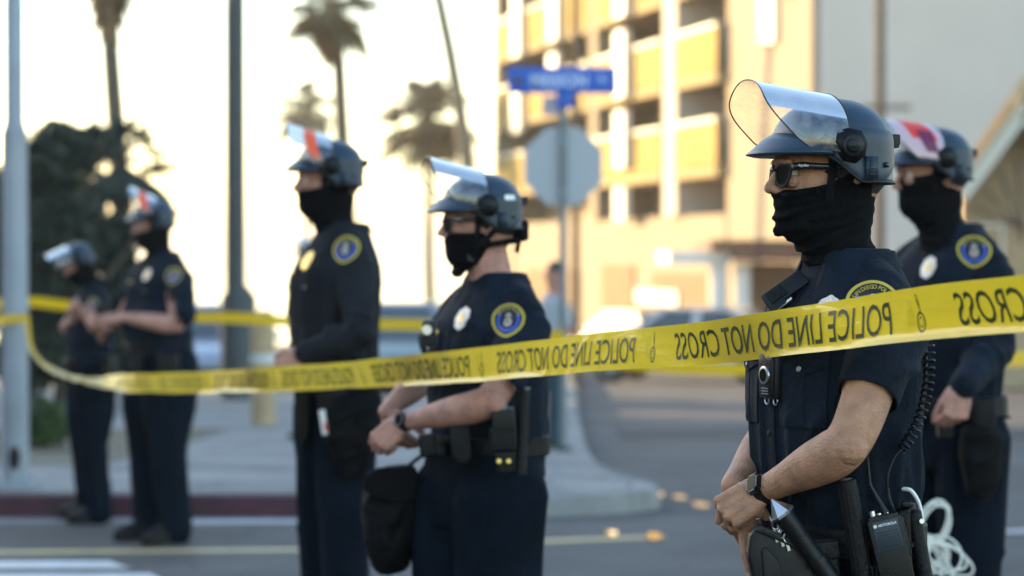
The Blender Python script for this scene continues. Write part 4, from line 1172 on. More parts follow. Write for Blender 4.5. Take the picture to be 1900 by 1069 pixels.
# radio
t = wthing('radio', 'black handheld radio with tall antenna in the nearest officer\'s belt holder', 'radio', 1650, 1100, 4.25)
dn = (P(1664, 1064, 4.25) - P(1640, 962, 4.25)).normalized(); rt = dn.cross(VY).normalized() * -1; rt = rt if rt.x > 0 else -rt
def RP(x, y, z=0): return P(1638, 960, 4.245) + rt * x + dn * y + VY * z
R3 = Matrix((rt, VY, -dn)).transposed()
a = MB(); a.box(RP(0, .075), (.060, .036, .150), R3, bev=.004); a.box(RP(0, .006), (.054, .032, .022), R3, bev=.004); wpart(a, 'case', 'black_plastic', t)
a = MB(); a.box(RP(0, .030, -.0185), (.046, .003, .052), R3, bev=.001); fr = wpart(a, 'grille_plate', 'helmet_plate', t)
a = MB()
for i in range(8):
    for j in range(6): a.cyl(RP(-.0175 + i * .005 + (j % 2) * .0015, .024 + j * .0052, -.0206), RP(-.0175 + i * .005 + (j % 2) * .0015, .024 + j * .0052, -.0201), .0013, 8)
wpart(a, 'speaker_hole', 'speaker_dot', t, fr)
vv, ff = textmesh('MOTOROLA', .03); a = MB(); a.add([RP(-.013 + p[0] * .0058, .0135 - p[1] * .0062, -.0207) for p in vv], ff); a.cyl(RP(-.0185, .0112, -.0207), RP(-.0185, .0112, -.0203), .0032, 16); wpart(a, 'maker_lettering', 'print_white', t, fr)
a = MB(); a.tube([RP(-.016, .0), RP(-.016, -.014)], [.0062, .0058], 16); a.tube([RP(-.004, .0), RP(-.004, -.008)], [.005, .0045], 16); a.box(RP(.008, -.002), (.008, .012, .010), R3, bev=.002); wpart(a, 'control_knob', 'steel', t)
a = MB(); b0 = RP(.008, -.002); top = P(1607, 822, 4.25); md = P(1615, 900, 4.25)
a.tube([b0, b0 * .85 + md * .15, b0 * .55 + md * .45, md, md * .4 + top * .6, top, top - dn * .004], [.0068, .0060, .0042, .0030, .0024, .0022, .0020], 12); a.ball(top - dn * .004, .0044, 10); wpart(a, 'antenna', 'black_plastic', t)
a = MB(); a.box(RP(.028, .040, -.004), (.012, .020, .07), R3, bev=.003); wpart(a, 'connector', 'black_plastic', t)
# coiled cord
t = wthing('coiled_cord', 'black coiled cord hanging down the back of the nearest officer to the radio', 'cord', 1700, 760, 4.44)
path = [P(1712, 560, 4.40), P(1720, 610, 4.38), P(1725, 660, 4.36), P(1723, 710, 4.33), P(1714, 755, 4.31), P(1697, 800, 4.30), P(1676, 832, 4.29)]
cs = spline(path, 90); pts = []; turns = 22
for i, p in enumerate(cs):
    tg = (cs[min(i + 1, len(cs) - 1)] - cs[max(i - 1, 0)]).normalized(); u = tg.cross(VY).normalized(); v_ = tg.cross(u); an = 2 * PI * turns * i / len(cs)
    pts.append(p + (u * math.cos(an) + v_ * math.sin(an)) * .0085)
pts = pts[::2] if False else pts
a = MB(); a.tube(pts, .0026, 8); wpart(a, 'coil', 'black_plastic', t)
a = MB(); tail = spline([cs[-1], P(1660, 850, 4.28), P(1648, 885, 4.27), P(1650, 925, 4.27), RP(.026, .006, -.004)], 10); a.tube(tail, .0024, 10)
for q in range(9): c = tail[26 + q] if 26 + q < len(tail) else tail[-1]; a.ball(c, .0042, 8)
wpart(a, 'plain_end', 'black_plastic', t)
# pepper spray canister and its white tab
t = wthing('spray_canister', 'black spray canister behind the radio at the nearest officer\'s hip', 'canister', 1710, 1060, 4.30)
a = MB(); a.tube([P(1692, 948, 4.30), P(1694, 952, 4.30), P(1716, 1075, 4.30)], [.012, .0165, .0165], 24); wpart(a, 'can', 'leather', t)
a = MB(); a.tube([P(1689, 934, 4.30), P(1691, 946, 4.30)], [.010, .011], 20); a.box(P(1684, 936, 4.29), (.02, .018, .010), bev=.003); wpart(a, 'nozzle', 'black_plastic', t)
a = MB(); a.tube(spline([P(1678, 908, 4.32), P(1692, 912, 4.31), P(1706, 935, 4.31), P(1712, 968, 4.31)], 6), .004, 8, True, flat=1.8, flatdir=(0, 1, 0)); wpart(a, 'white_tab', 'white_plastic', t)
a = MB(); a.cyl(P(1712, 968, 4.285), P(1712, 968, 4.281), .0045, 14); wpart(a, 'snap', 'steel', t)

# body camera on the chest
fw = Vector((-math.cos(R(25)), -math.sin(R(25)), 0)); lf = Vector((math.sin(R(25)), -math.cos(R(25)), 0))
t = wthing('body_camera', 'black body camera with round lens clipped to the nearest officer\'s shirt front', 'body camera', 1432, 702, 4.412)
BC = P(1436, 700, 4.412)
def BP(x, y, z): return BC + lf * x + fw * y + VZ * z
R3b = Matrix((lf, fw, VZ)).transposed()
a = MB(); a.box(BP(0, .004, 0), (.058, .022, .078), R3b, bev=.006); a.box(BP(0, .014, .002), (.046, .010, .066), R3b, bev=.004); wpart(a, 'case', 'black_plastic', t)
a = MB(); a.tube([BP(.0, .016, .004), BP(.0, .022, .004), BP(0, .023, .004)], [.0175, .0165, .0145], 28); lo_ = wpart(a, 'lens_ring', 'steel', t)
a = MB(); a.tube([BP(.0, .0225, .004), BP(.0, .0238, .004)], [.0125, .0115], 24); wpart(a, 'lens', 'screen', t, lo_)
a = MB(); a.tube([BP(-.016, .014, .036), BP(-.016, .018, .036)], .006, 16); a.tube([BP(.012, .014, .036), BP(.012, .018, .036)], .0045, 16)
for q in range(3): a.box(BP(0, .019, -.020 - q * .005), (.022, .003, .0025), R3b, bev=.0008)
wpart(a, 'button', 'grey_rubber', t)
a = MB()
for x in (-.014, .016):
    r = .007; c = BP(x, .006, -.043); a.tube([c + lf * math.cos(2 * PI * k / 16) * r + VZ * math.sin(2 * PI * k / 16) * r for k in range(17)], .0014, 6, False)
wpart(a, 'wire_loop', 'steel', t)
# shoulder microphone
t = wthing('shoulder_microphone', 'black clip-on radio microphone slanting across the nearest officer\'s collar', 'microphone', 1455, 545, 4.455)
q0 = P(1424, 566, 4.452); q1 = P(1494, 517, 4.452); ux = (q1 - q0).normalized(); nz = Vector((-.45, -.75, .35)); nz = (nz - ux * nz.dot(ux)).normalized(); vy = nz.cross(ux)
R3c = Matrix((ux, vy, nz)).transposed(); mc = (q0 + q1) / 2
a = MB(); a.box(mc, (.088, .036, .026), R3c, bev=.006); a.box(mc - ux * .026 - vy * .004, (.034, .042, .022), R3c, bev=.005); wpart(a, 'case', 'black_plastic', t)
a = MB(); a.box(mc + nz * .0140 - ux * .018, (.036, .026, .003), R3c, bev=.001)
for q in range(5): a.box(mc + nz * .0158 + ux * (-.030 + q * .006), (.002, .022, .0012), R3c)
wpart(a, 'grille', 'leather', t)
a = MB(); a.tube([mc + ux * .0 - vy * .022 + nz * .006, mc - ux * .040 - vy * .022 + nz * .004], .0042, 10); wpart(a, 'clip', 'steel', t)

# ------------------------------------------------------------------ gear of the officer in the middle
def beltbox(o, poly, d, y0, y1, name, m='leather', bev=.006):
    a = MB(); pxprism(a, poly, d, y0, y1, bev); return belt_part(a, name, m, o)
beltbox(B, [(833, 790), (868, 788), (874, 850), (866, 862), (846, 860), (838, 840)], 6.33, -.02, .05, 'pouch')
beltbox(B, [(908, 792), (958, 790), (960, 836), (910, 838)], 6.26, -.03, .03, 'radio_holder')
beltbox(B, [(918, 838), (958, 836), (956, 878), (922, 880)], 6.255, -.025, .03, 'pouch')
beltbox(B, [(1000, 760), (1004, 850), (990, 862), (984, 770)], 6.50, -.03, .06, 'pouch')
beltbox(B, [(776, 808), (806, 806), (808, 846), (780, 850)], 6.36, -.02, .05, 'handcuff_case')
a = MB()
for x in (926, 944): a.cyl(P(x, 856, 6.228), P(x, 856, 6.222), .006, 12)
belt_part(a, 'brass_snap', 'brass', B)
t = wthing('radio', 'radio with short antenna on the belt of the officer with the white helmet strip', 'radio', 930, 800, 6.25)
a = MB(); pxprism(a, [(912, 762), (954, 758), (958, 800), (914, 802)], 6.25, -.02, .02, .005); wpart(a, 'case', 'black_plastic', t)
a = MB(); a.tube([P(922, 764, 6.25), P(921, 740, 6.25), P(920, 722, 6.25)], [.008, .006, .004], 10); wpart(a, 'antenna', 'black_plastic', t)
a = MB(); a.tube([P(936, 762, 6.25), P(936, 752, 6.25)], .009, 12); a.tube([P(948, 762, 6.25), P(948, 756, 6.25)], .007, 12); wpart(a, 'control_knob', 'grey_rubber', t)
t = wthing('baton', 'thin black baton upright on the belt of the middle officer', 'baton', 968, 880, 6.25)
a = MB(); a.tube([P(975, 722, 6.27), P(972, 724, 6.27), P(966, 880, 6.25)], [.010, .0155, .0155], 18); wpart(a, 'grip', 'leather', t)
a = MB(); a.tube([P(975, 719, 6.27), P(975, 723, 6.27)], .012, 18); wpart(a, 'end_cap', 'grey_rubber', t)
# pen-like white and brass things at the chest of the middle officer, and body camera
t = wthing('body_camera', 'small dark body camera on the chest of the middle officer above the tape', 'body camera', 797, 622, 6.32)
a = MB(); pxprism(a, [(783, 596), (806, 594), (812, 640), (788, 645)], 6.34, -.02, .02, .006); wpart(a, 'case', 'black_plastic', t)
a = MB(); a.tube([P(793, 612, 6.318), P(792, 612, 6.312)], .013, 18); wpart(a, 'lens', 'steel', t)

# dump bags
def bag(label, cpx, cpy, d, rx, ry, rz, tilt, seed, m='black_nylon', group=None):
    t = wthing('carry_bag', label, 'bag', cpx, cpy, d); mb = MB(); n = 9; rows = []
    prof = [(1.0, .72), (.90, .92), (.6, 1.0), (.25, 1.0), (-.15, .93), (-.5, .84), (-.82, .72), (-.95, .52), (-1, .3)]
    rows = [(z * rz, -rx * k + tilt * z, rx * k + tilt * z, ry * k) for z, k in prof]
    mb.slices(rows, 24, 2.6); me = remeshed(mb, .009, 3)
    displace(me, lambda co: .020 * vnoise(co * [13, 13, 8], seed) + .008 * vnoise(co * 28, seed + 1) + sum(ridge(co, (-rx, -ry, z), (rx, -ry, z + .05), .012, .010) for z in (-.08, .0, .07)))
    link('sack', me, t, m)
    a = MB(); a.slices([(rz * .93, -rx * .68 + tilt * .9, rx * .68 + tilt * .9, ry * .72), (rz * 1.04, -rx * .70 + tilt, rx * .70 + tilt, ry * .74)], 24, 2.6); a.build('rim', m, t)
    a = MB(); a.tube([(tilt - rx * .4, .01, rz), (tilt + .02, .03, rz + .025), (tilt + .09, .06, rz + .03)], .016, 8, True, flat=.3); a.build('strap', m, t)
    return t
t = wthing('carry_bag', 'soft black drop bag hanging below the clasped hands of the middle officer', 'bag', 720, 960, 6.62)
mb = MB(); rows = []
for (py, xl, xr, th) in ((864, 712, 762, .018), (872, 700, 770, .035), (888, 682, 776, .050), (920, 672, 775, .060), (960, 671, 768, .062), (1000, 679, 762, .058), (1030, 690, 757, .050), (1048, 700, 750, .036), (1056, 708, 742, .016)):
    z = P(0, py, 6.62).z - t.location.z; rows.append((z, P(xl, 0, 6.62).x - t.location.x, P(xr, 0, 6.62).x - t.location.x, th))
mb.slices(rows[::-1], 26, 2.8); me = remeshed(mb, .007, 2)
displace(me, lambda co: .013 * vnoise(co * [14, 14, 9], 4) + .007 * vnoise(co * 31, 5) + ridge(co, (-.07, -.06, .06), (.07, -.06, .10), .010, .012) - ridge(co, (-.07, -.06, .035), (.07, -.06, .075), .010, .010) + ridge(co, (-.02, -.07, .0), (.03, -.06, -.12), .012, .012) + ridge(co, (.05, -.06, .02), (.0, -.06, -.09), .010, -.010))
link('sack', me, t, 'black_nylon')
a = MB(); pxprism(a, [(676, 884), (702, 868), (768, 866), (776, 888), (770, 926), (735, 934), (700, 926), (676, 910)], 6.55, -.004, .010, .004); wpart(a, 'flap', 'black_nylon', t)
a = MB(); a.tube([P(752, 870, 6.60), P(776, 850, 6.60), P(800, 838, 6.58)], .016, 8, True, flat=.35); wpart(a, 'strap', 'black_nylon', t)
bag('large dark pouch on the near thigh of the tall officer', 655, 815, 8.36, .085, .045, .150, .005, 6)
bag('dark thigh pouch on the officer at the right edge, above the white cable ties', 1822, 865, 7.14, .055, .05, .110, .0, 9)
beltbox(D3, [(585, 700), (640, 698), (644, 760), (590, 762)], 8.36, -.02, .03, 'pouch')
beltbox(D3, [(545, 690), (575, 690), (575, 800), (560, 830), (548, 800)], 8.50, -.03, .03, 'holster')
t = wthing('tag', 'small white tag with red stripe hanging at the hip of the tall officer', 'tag', 600, 785, 8.33)
a = MB(); pxprism(a, [(591, 762), (602, 760), (609, 805), (598, 808)], 8.33, -.004, .004, .001); wpart(a, 'card', 'white_plastic', t)
a = MB(); pxprism(a, [(600, 785), (605, 784), (608, 800), (603, 801)], 8.324, -.001, .0, 0); wpart(a, 'stripe', 'red_print', t)
beltbox(G, [(1806, 740), (1846, 738), (1850, 800), (1810, 804)], 7.14, -.02, .05, 'pouch')
beltbox(G, [(1740, 770), (1765, 770), (1768, 812), (1742, 814)], 7.1, -.02, .04, 'pouch')
beltbox(E, [(290, 655), (330, 655), (332, 712), (294, 714)], 12.72, -.03, .05, 'pouch')
beltbox(E, [(232, 655), (262, 655), (262, 690), (234, 692)], 12.68, -.03, .05, 'pouch')
beltbox(F, [(186, 660), (206, 660), (206, 700), (188, 702)], 13.82, -.03, .05, 'pouch')
t = wthing('phone', 'dark phone held up in the hands of the burly far left officer', 'phone', 186, 578, 12.62)
a = MB(); pxprism(a, [(176, 566), (206, 562), (210, 578), (180, 584)], 12.6, -.006, .006, .002); wpart(a, 'case', 'black_plastic', t)
# cable tie bundle
t = wthing('cable_tie_bundle', 'bundle of looped white cable ties at the hip of the right edge officer', 'cable ties', 1722, 1005, 7.02)
c0 = P(1716, 1012, 7.02); rr = random.Random(5)
for q in range(13):
    if q < 4: end = P(1748 + rr.uniform(-8, 8), 935 + rr.uniform(-10, 6), 7.02 + rr.uniform(-.03, .03)); wd = rr.uniform(.034, .046)
    else: end = P(1792 + rr.uniform(-60, 24), 1082 + rr.uniform(-46, 50), 7.02 + rr.uniform(-.04, .04)); wd = rr.uniform(.030, .055)
    ctr = (c0 + end) / 2; u = (end - c0) / 2; sdv = u.cross(VY).normalized() * wd * (1 if q % 2 else 1)
    pts = [ctr - u * math.cos(2 * PI * k / 28) + sdv * math.sin(2 * PI * k / 28) * (1 if True else 1) + VY * (.012 * math.sin(2 * PI * k / 28 + q)) for k in range(29)]
    a = MB(); a.tube(pts, .0042, 6, False, flat=.5, flatdir=(0, 1, 0)); wpart(a, 'cable_tie', 'cable_tie', t)
a = MB(); a.tube([P(1712, 1030, 7.02), P(1722, 992, 7.02)], [.022, .022], 14); wpart(a, 'band', 'cable_tie', t)
# ------------------------------------------------------------------ barrier tape
def tape(name, label, keys, line, width, m, text=False, lean=None, parent_end=None, crumple=1.0, twist=None, group=None, seed=0, n=260, wf=None):
    """keys: (px, py of the middle, width factor); line(px) gives the distance"""
    pts = []
    for (px, py, *r) in keys: pts.append(P(px, py, line(px)))
    cs = spline(pts, max(6, n // len(pts)))
    L = [0.0]
    for i in range(1, len(cs)): L.append(L[-1] + (cs[i] - cs[i - 1]).length)
    tot = L[-1]
    def at(s_):
        s_ = max(0, min(tot, s_)); i = np.searchsorted(L, s_); i = max(1, min(len(cs) - 1, int(i)))
        u = (s_ - L[i - 1]) / max(1e-9, L[i] - L[i - 1]); return cs[i - 1].lerp(cs[i], u), (cs[i] - cs[i - 1]).normalized()
    cr_ = random.Random(seed + 77); CR = [(cr_.uniform(0, tot), cr_.uniform(-.12, .12), cr_.uniform(.012, .05), cr_.uniform(-.0035, .0035), cr_.uniform(-.5, .5)) for _ in range(int(tot * 9))]
    def crease(s_, v):
        r = 0
        for (c, sl, w_, a_, v0) in CR:
            x = abs(s_ - c - sl * v)
            if x < w_: r += a_ * (1 - x / w_) * max(0, 1 - abs(v - v0) * 1.3)
        return r
    def T(s_, v, off=0.0):
        p, tg = at(s_); k = s_ / tot
        side = VZ.cross(tg).normalized();
        if side.y > 0: side = -side                          # towards the camera
        up = side.cross(tg).normalized(); up = up if up.z > 0 else -up
        a = twist(k) if twist else 0.0
        wv = (.10 * math.sin(s_ * 5.1 + seed) + .16 * math.sin(s_ * 1.7 + 1 + seed) + .06 * math.sin(s_ * 13 + v * 3)) * crumple
        a += wv
        curl = max(0, -v - .28) * (1.9 if crumple else 0) * (.55 + .45 * math.sin(s_ * 2.3 + .6)) * crumple
        d = up * math.cos(a) + side * math.sin(a); o = side * math.cos(a) - up * math.sin(a)
        q = p + d * (v * width * (wf(k) if wf else 1)) + o * (off + curl * curl * width * .9 + .0008 * crumple * math.sin(s_ * 21 + v * 5) + .004 * crumple * math.sin(s_ * 6 + v * 2.5) + crease(s_, v) * crumple)
        return q
    t = thing(name, label, 'tape', cs[0], 0, group)
    NS = n; NV = 14; v = []; f = []
    for i in range(NS + 1):
        for j in range(NV + 1): v.append(T(tot * i / NS, j / NV - .5) - cs[0])
    for i in range(NS):
        for j in range(NV): f.append((i * (NV + 1) + j, (i + 1) * (NV + 1) + j, (i + 1) * (NV + 1) + j + 1, i * (NV + 1) + j + 1))
    a = MB(); a.add(v, f); me = a.mesh('band'); o = link('band', me, t, m)
    return t, T, tot, at, cs

TW = .084
line1 = lambda px: 1.945 / ((px - 950) / FPX + .336)
keys1 = [(52, 588), (53, 615), (62, 655), (95, 686), (150, 704), (220, 710), (300, 711), (400, 709), (500, 704), (600, 699), (700, 692), (800, 684), (900, 675), (1000, 665), (1150, 650), (1300, 638), (1450, 618), (1640, 591), (1760, 575), (1900, 562), (2100, 540), (2500, 500), (3100, 430)]
sm_ = lambda x: max(0, min(1, x)) ** 2 * (3 - 2 * max(0, min(1, x)))
tw = lambda k: -1.42 * (1 - sm_((k - .12) / .26)) + (.16 if k < .62 else .16 - (k - .62) * .5)
t1, T1, tot1, at1, cs1 = tape('barrier_tape', 'long yellow POLICE LINE DO NOT CROSS tape sagging in front of all the officers', keys1, line1, TW, 'tape_yellow', twist=tw, n=1300, wf=lambda k: .30 + .70 * sm_(k / .30))
# arc length of a picture column
def s_of(px):
    best = min(range(len(cs1)), key=lambda i: abs((cs1[i].x / cs1[i].y * FPX + 950) - px)); 
    return sum((cs1[i] - cs1[i - 1]).length for i in range(1, best + 1))
sA = s_of(1655); sB = s_of(1180); period = sA - sB
phrase_len = sA - s_of(1252)
vv, ff = cut_text(*textmesh('POLICE LINE DO NOT CROSS', .006), .3)
xs = [p[0] for p in vv]; x0, x1 = min(xs), max(xs); H = .0545
k = 0; base = cs1[0]
nrep = 0
while True:
    s0 = sA + period * 2 - period * nrep
    nrep += 1
    if s0 - phrase_len < .3: break
    if s0 > tot1 - .02: continue
    a = MB(); a.add([T1(s0 - (p[0] - x0) / (x1 - x0) * phrase_len, (-.5 + .175) + p[1] / .73 * .66, .0013) - base for p in vv], ff)
    a.build('lettering', 'tape_ink', t1, smooth=False)
    # maker's mark: ring with a letter and sideways small print
    a = MB(); m0 = s0 + (period - phrase_len) * .45; N = 22
    def ringp(r, an): return (m0 + math.cos(an) * r * 1.0, -.17 + math.sin(an) * r / TW * 1.25)
    for (ra, rb) in ((.0135, .0105), (.0070, .0055)):
        v = [ringp(ra, 2 * PI * i / N) for i in range(N)] + [ringp(rb, 2 * PI * i / N) for i in range(N)]
        a.add([T1(p[0], p[1], .0007) - base for p in v], [(i, (i + 1) % N, (i + 1) % N + N, i + N) for i in range(N)])
    v2, f2 = textmesh('KAMRO', .02); a.add([T1(m0 + .004 - p[1] * .010, .0 + p[0] / 3.4 * .36, .0007) - base for p in v2], f2)
    a.build('maker_mark', 'tape_ink', t1, smooth=False)
    a = MB(); v3, f3 = textmesh('HANDCUFFS AND LINES', .0)
    for q in range(3): a.add([T1(m0 - .020 - q * .007 - p[1] * .0042, .30 - p[0] / 12.5 * .6, .0007) - base for p in v3], f3)
    a.build('small_print', 'tape_ink_faint', t1, smooth=False)

# second tape far behind, tied round the light pole, the dark pole and the sign pole
kf = [(-60, 572), (0, 563), (60, 560), (130, 568), (250, 578), (350, 588), (437, 590), (530, 596), (620, 600), (720, 602), (800, 604), (900, 612), (1046, 624)]
linef = lambda px: 21.5 - (px + 60) / 1106 * 2.6
tape('barrier_tape', 'thin out of focus yellow tape strung behind the officers between the poles', kf, linef, .085, 'tape_far', crumple=.5, seed=3, n=120)
kr = [(1046, 636), (1120, 668), (1250, 682), (1400, 686), (1600, 684), (1850, 668), (1960, 662), (2150, 640)]
liner = lambda px: 18.9 - (px - 1046) / 1104 * 6.5
tape('barrier_tape', 'blurred yellow tape running right from the sign pole past the right edge officer', kr, liner, .085, 'tape_far', crumple=.5, seed=7, n=120)
kl = [(30, 590), (0, 592), (-80, 600), (-300, 610)]
tape('barrier_tape', 'short strip of yellow tape from the light pole to the left edge', [(52, 590), (28, 592), (-20, 594), (-200, 600)], lambda px: 14.82, .050, 'tape_far', crumple=.3, seed=9, n=60)
# ------------------------------------------------------------------ materials of the place
def ground_mat(name, c1, c2, scale=3.0, rough=.85, bump=.3, speck=.0):
    m = bpy.data.materials.new(name); m.use_nodes = True; t = m.node_tree; b = t.nodes['Principled BSDF']; b.inputs['Roughness'].default_value = rough
    tc = t.nodes.new('ShaderNodeTexCoord'); n = t.nodes.new('ShaderNodeTexNoise'); n.inputs['Scale'].default_value = scale * .12; n.inputs['Detail'].default_value = 10; n.inputs['Roughness'].default_value = .65
    mp = t.nodes.new('ShaderNodeMapping'); mp.inputs['Scale'].default_value = (.5, 1.6, 1)
    t.links.new(tc.outputs['Object'], mp.inputs[0]); t.links.new(mp.outputs[0], n.inputs['Vector'])
    r = t.nodes.new('ShaderNodeValToRGB'); r.color_ramp.elements[0].position = .35; r.color_ramp.elements[1].position = .68
    r.color_ramp.elements[0].color = (*c1, 1); r.color_ramp.elements[1].color = (*c2, 1); t.links.new(n.outputs['Fac'], r.inputs[0])
    n2 = t.nodes.new('ShaderNodeTexNoise'); n2.inputs['Scale'].default_value = 90; n2.inputs['Detail'].default_value = 3; t.links.new(tc.outputs['Object'], n2.inputs['Vector'])
    mx = t.nodes.new('ShaderNodeMixRGB'); mx.blend_type = 'OVERLAY'; mx.inputs[0].default_value = .5; t.links.new(r.outputs[0], mx.inputs[1]); t.links.new(n2.outputs['Fac'], mx.inputs[2]); t.links.new(mx.outputs[0], b.inputs['Base Color'])
    vo = t.nodes.new('ShaderNodeTexVoronoi'); vo.feature = 'DISTANCE_TO_EDGE'; vo.inputs['Scale'].default_value = .8
    nd = t.nodes.new('ShaderNodeTexNoise'); nd.inputs['Scale'].default_value = 2.5; nd.inputs['Detail'].default_value = 5
    md = t.nodes.new('ShaderNodeMixRGB'); md.blend_type = 'ADD'; md.inputs[0].default_value = .5; t.links.new(tc.outputs['Object'], nd.inputs['Vector']); t.links.new(tc.outputs['Object'], md.inputs[1]); t.links.new(nd.outputs['Color'], md.inputs[2]); t.links.new(md.outputs[0], vo.inputs['Vector'])
    cr = t.nodes.new('ShaderNodeMapRange'); cr.inputs['From Min'].default_value = .0; cr.inputs['From Max'].default_value = .012; cr.inputs['To Min'].default_value = .45; t.links.new(vo.outputs['Distance'], cr.inputs['Value'])
    n3 = t.nodes.new('ShaderNodeTexNoise'); n3.inputs['Scale'].default_value = 1.1; n3.inputs['Detail'].default_value = 7; t.links.new(tc.outputs['Object'], n3.inputs['Vector'])
    st = t.nodes.new('ShaderNodeMapRange'); st.inputs['From Min'].default_value = .38; st.inputs['From Max'].default_value = .60; st.inputs['To Min'].default_value = .72; st.inputs['To Max'].default_value = 1.08; t.links.new(n3.outputs['Fac'], st.inputs['Value'])
    mm = t.nodes.new('ShaderNodeMath'); mm.operation = 'MULTIPLY'; t.links.new(cr.outputs[0], mm.inputs[0]); t.links.new(st.outputs[0], mm.inputs[1])
    mu = t.nodes.new('ShaderNodeMixRGB'); mu.blend_type = 'MULTIPLY'; mu.inputs[0].default_value = 1; t.links.new(mx.outputs[0], mu.inputs[1]); t.links.new(mm.outputs[0], mu.inputs[2]); t.links.new(mu.outputs[0], b.inputs['Base Color'])
    bp = t.nodes.new('ShaderNodeBump'); bp.inputs['Strength'].default_value = bump; bp.inputs['Distance'].default_value = .01; t.links.new(n2.outputs['Fac'], bp.inputs['Height']); t.links.new(bp.outputs[0], b.inputs['Normal'])
    M[name] = m; return m
ground_mat('asphalt', (.066, .061, .059), (.106, .098, .094))
ground_mat('concrete', (.19, .19, .19), (.30, .295, .28), 6)
ground_mat('dirt', (.10, .08, .05), (.16, .14, .09), 6)
mat('kerb_red', (.055, .014, .024), .7, var=.5, vscale=5)
mat('paint_white', (.62, .62, .62), .6, var=.15, vscale=8)
mat('paint_yellow', (.55, .42, .20), .6, var=.2, vscale=8)
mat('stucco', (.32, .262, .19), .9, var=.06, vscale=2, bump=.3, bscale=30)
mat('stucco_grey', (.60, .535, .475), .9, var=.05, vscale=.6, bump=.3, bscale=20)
mat('stucco_white', (.80, .78, .72), .5)
mat('stucco_cream', (.42, .33, .19), .9, spec=.05, var=.1, vscale=1)
mat('balcony_panel', (.43, .31, .12), .9, spec=.05, var=.15, vscale=1)
mat('brown_wall', (.20, .13, .07), .85, var=.2, vscale=1)
mat('roof_red', (.085, .03, .022), .7, var=.3, vscale=6)
mat('wood_light', (.42, .30, .17), .7, var=.2, vscale=6)
mat('wood_dark', (.10, .07, .045), .8, var=.3, vscale=6)
mat('window_glass', (.04, .05, .06), .06, spec=.8, coat=.5)
mat('pole_grey', (.28, .31, .35), .5, metal=.2, var=.15, vscale=3)
mat('pole_dark', (.05, .055, .055), .6, var=.2, vscale=3)
mat('sign_blue', (.012, .10, .48), .45)
mat('sign_back', (.34, .37, .42), .45, metal=.3)
mat('trunk_bark', (.085, .070, .050), .9, var=.4, vscale=8, bump=.8, bscale=14)
mat('trunk_pale', (.15, .14, .11), .9, var=.3, vscale=8)
mat('leaf_dark', (.018, .028, .014), .7, var=.5, vscale=2)
mat('leaf_green', (.05, .085, .02), .7, var=.5, vscale=3)
mat('palm_leaf', (.13, .105, .045), .6, var=.5, vscale=3)
mat('palm_dead', (.24, .15, .07), .8, var=.4, vscale=3)
mat('car_silver', (.35, .38, .44), .25, metal=.6, coat=.6)
mat('car_white', (.62, .62, .62), .3, coat=.8)
mat('car_dark', (.02, .022, .026), .25, coat=.8)
mat('car_green', (.16, .20, .20), .35, coat=.4)
mat('car_gleam', (.6, .56, .5), .6, metal=.5)
mat('tyre', (.015, .015, .016), .8)
mat('lamp_glass', (.8, .8, .8), .1, coat=1)
mat('tail_red', (.4, .01, .01), .2)
mat('jeans_teal', (.018, .055, .075), .85, var=.3, vscale=8)
mat('tee_pale', (.42, .45, .50), .9)
mat('shoe_red', (.30, .02, .05), .6)
mat('water', (.03, .06, .07), .10, bump=.03, bscale=.4)

def gz(y): return 0.0 if y < 13.6 else (-.03 * (y - 13.6) if y < 130 else -.03 * 116.4)
def strip(name, pts, m, dz=.0, kind='structure', ny=1):
    """flat polygon draped on the sloping ground: rows at y values"""
    a = MB(); a.add([(x, y, gz(y) + dz) for x, y in pts], [tuple(range(len(pts)))]); o = a.build(name, m, None, smooth=False); return o
# ground sheet: road
ys = [-40, -10, 0, 5, 10, 13.6] + [13.6 + 2 * i for i in range(1, 30)] + [80, 100, 130, 134]
xs = [-400, -120, -60, -30, -15, -6, 0, 6, 15, 30, 60, 120, 400]
v = []; f = []
for y in ys:
    for x in xs: v.append((x, y, gz(y) - (.0 if y < 133 else 3.0)))
W_ = len(xs)
for j in range(len(ys) - 1):
    for i in range(W_ - 1): f.append((j * W_ + i, j * W_ + i + 1, (j + 1) * W_ + i + 1, (j + 1) * W_ + i))
a = MB(); a.add(v, f); o = a.build('ground', 'asphalt', None, smooth=False); struct(o)
a = MB(); a.add([(-4000, 133, -4.4), (4000, 133, -4.4), (4000, 8000, -4.4), (-4000, 8000, -4.4)], [(0, 1, 2, 3)]); o = a.build('water', 'water', None, smooth=False); struct(o)
# pavement with kerb: front edge runs along y = 14.3, corner rounded, then away
def kerb_line():
    pts = [(-60, 14.3), (-14, 14.3), (-6, 14.3), (-3, 14.3), (-.95, 14.3), (-.2, 14.32)]
    for i in range(9):
        a_ = R(-90 + 90 * i / 8); pts.append((-.2 + 1.12 * math.cos(a_), 14.3 + .9 + .9 * math.sin(a_)))
    pts += [(.86, 15.8), (.70, 16.6), (.62, 18), (.62, 20), (.80, 30), (1.2, 45), (1.6, 60)]
    return pts
kl_ = kerb_line()
a = MB(); top = [(x, y, gz(y) + .135) for x, y in kl_]; ins = []
n = len(kl_)
vs = []; 
for i, (x, y) in enumerate(kl_):
    p0_ = Vector(kl_[max(i - 1, 0)]); p1_ = Vector(kl_[min(i + 1, n - 1)]); tg = (p1_ - p0_).normalized(); nr = Vector((-tg.y, tg.x))
    q = Vector((x, y)) + nr * .16
    vs += [(x - nr.x * .02, y - nr.y * .02, gz(y) - .02), (x, y, gz(y) + .115), (x + nr.x * .02, y + nr.y * .02, gz(y) + .135), (q.x, q.y, gz(q.y) + .135)]
cut = 4
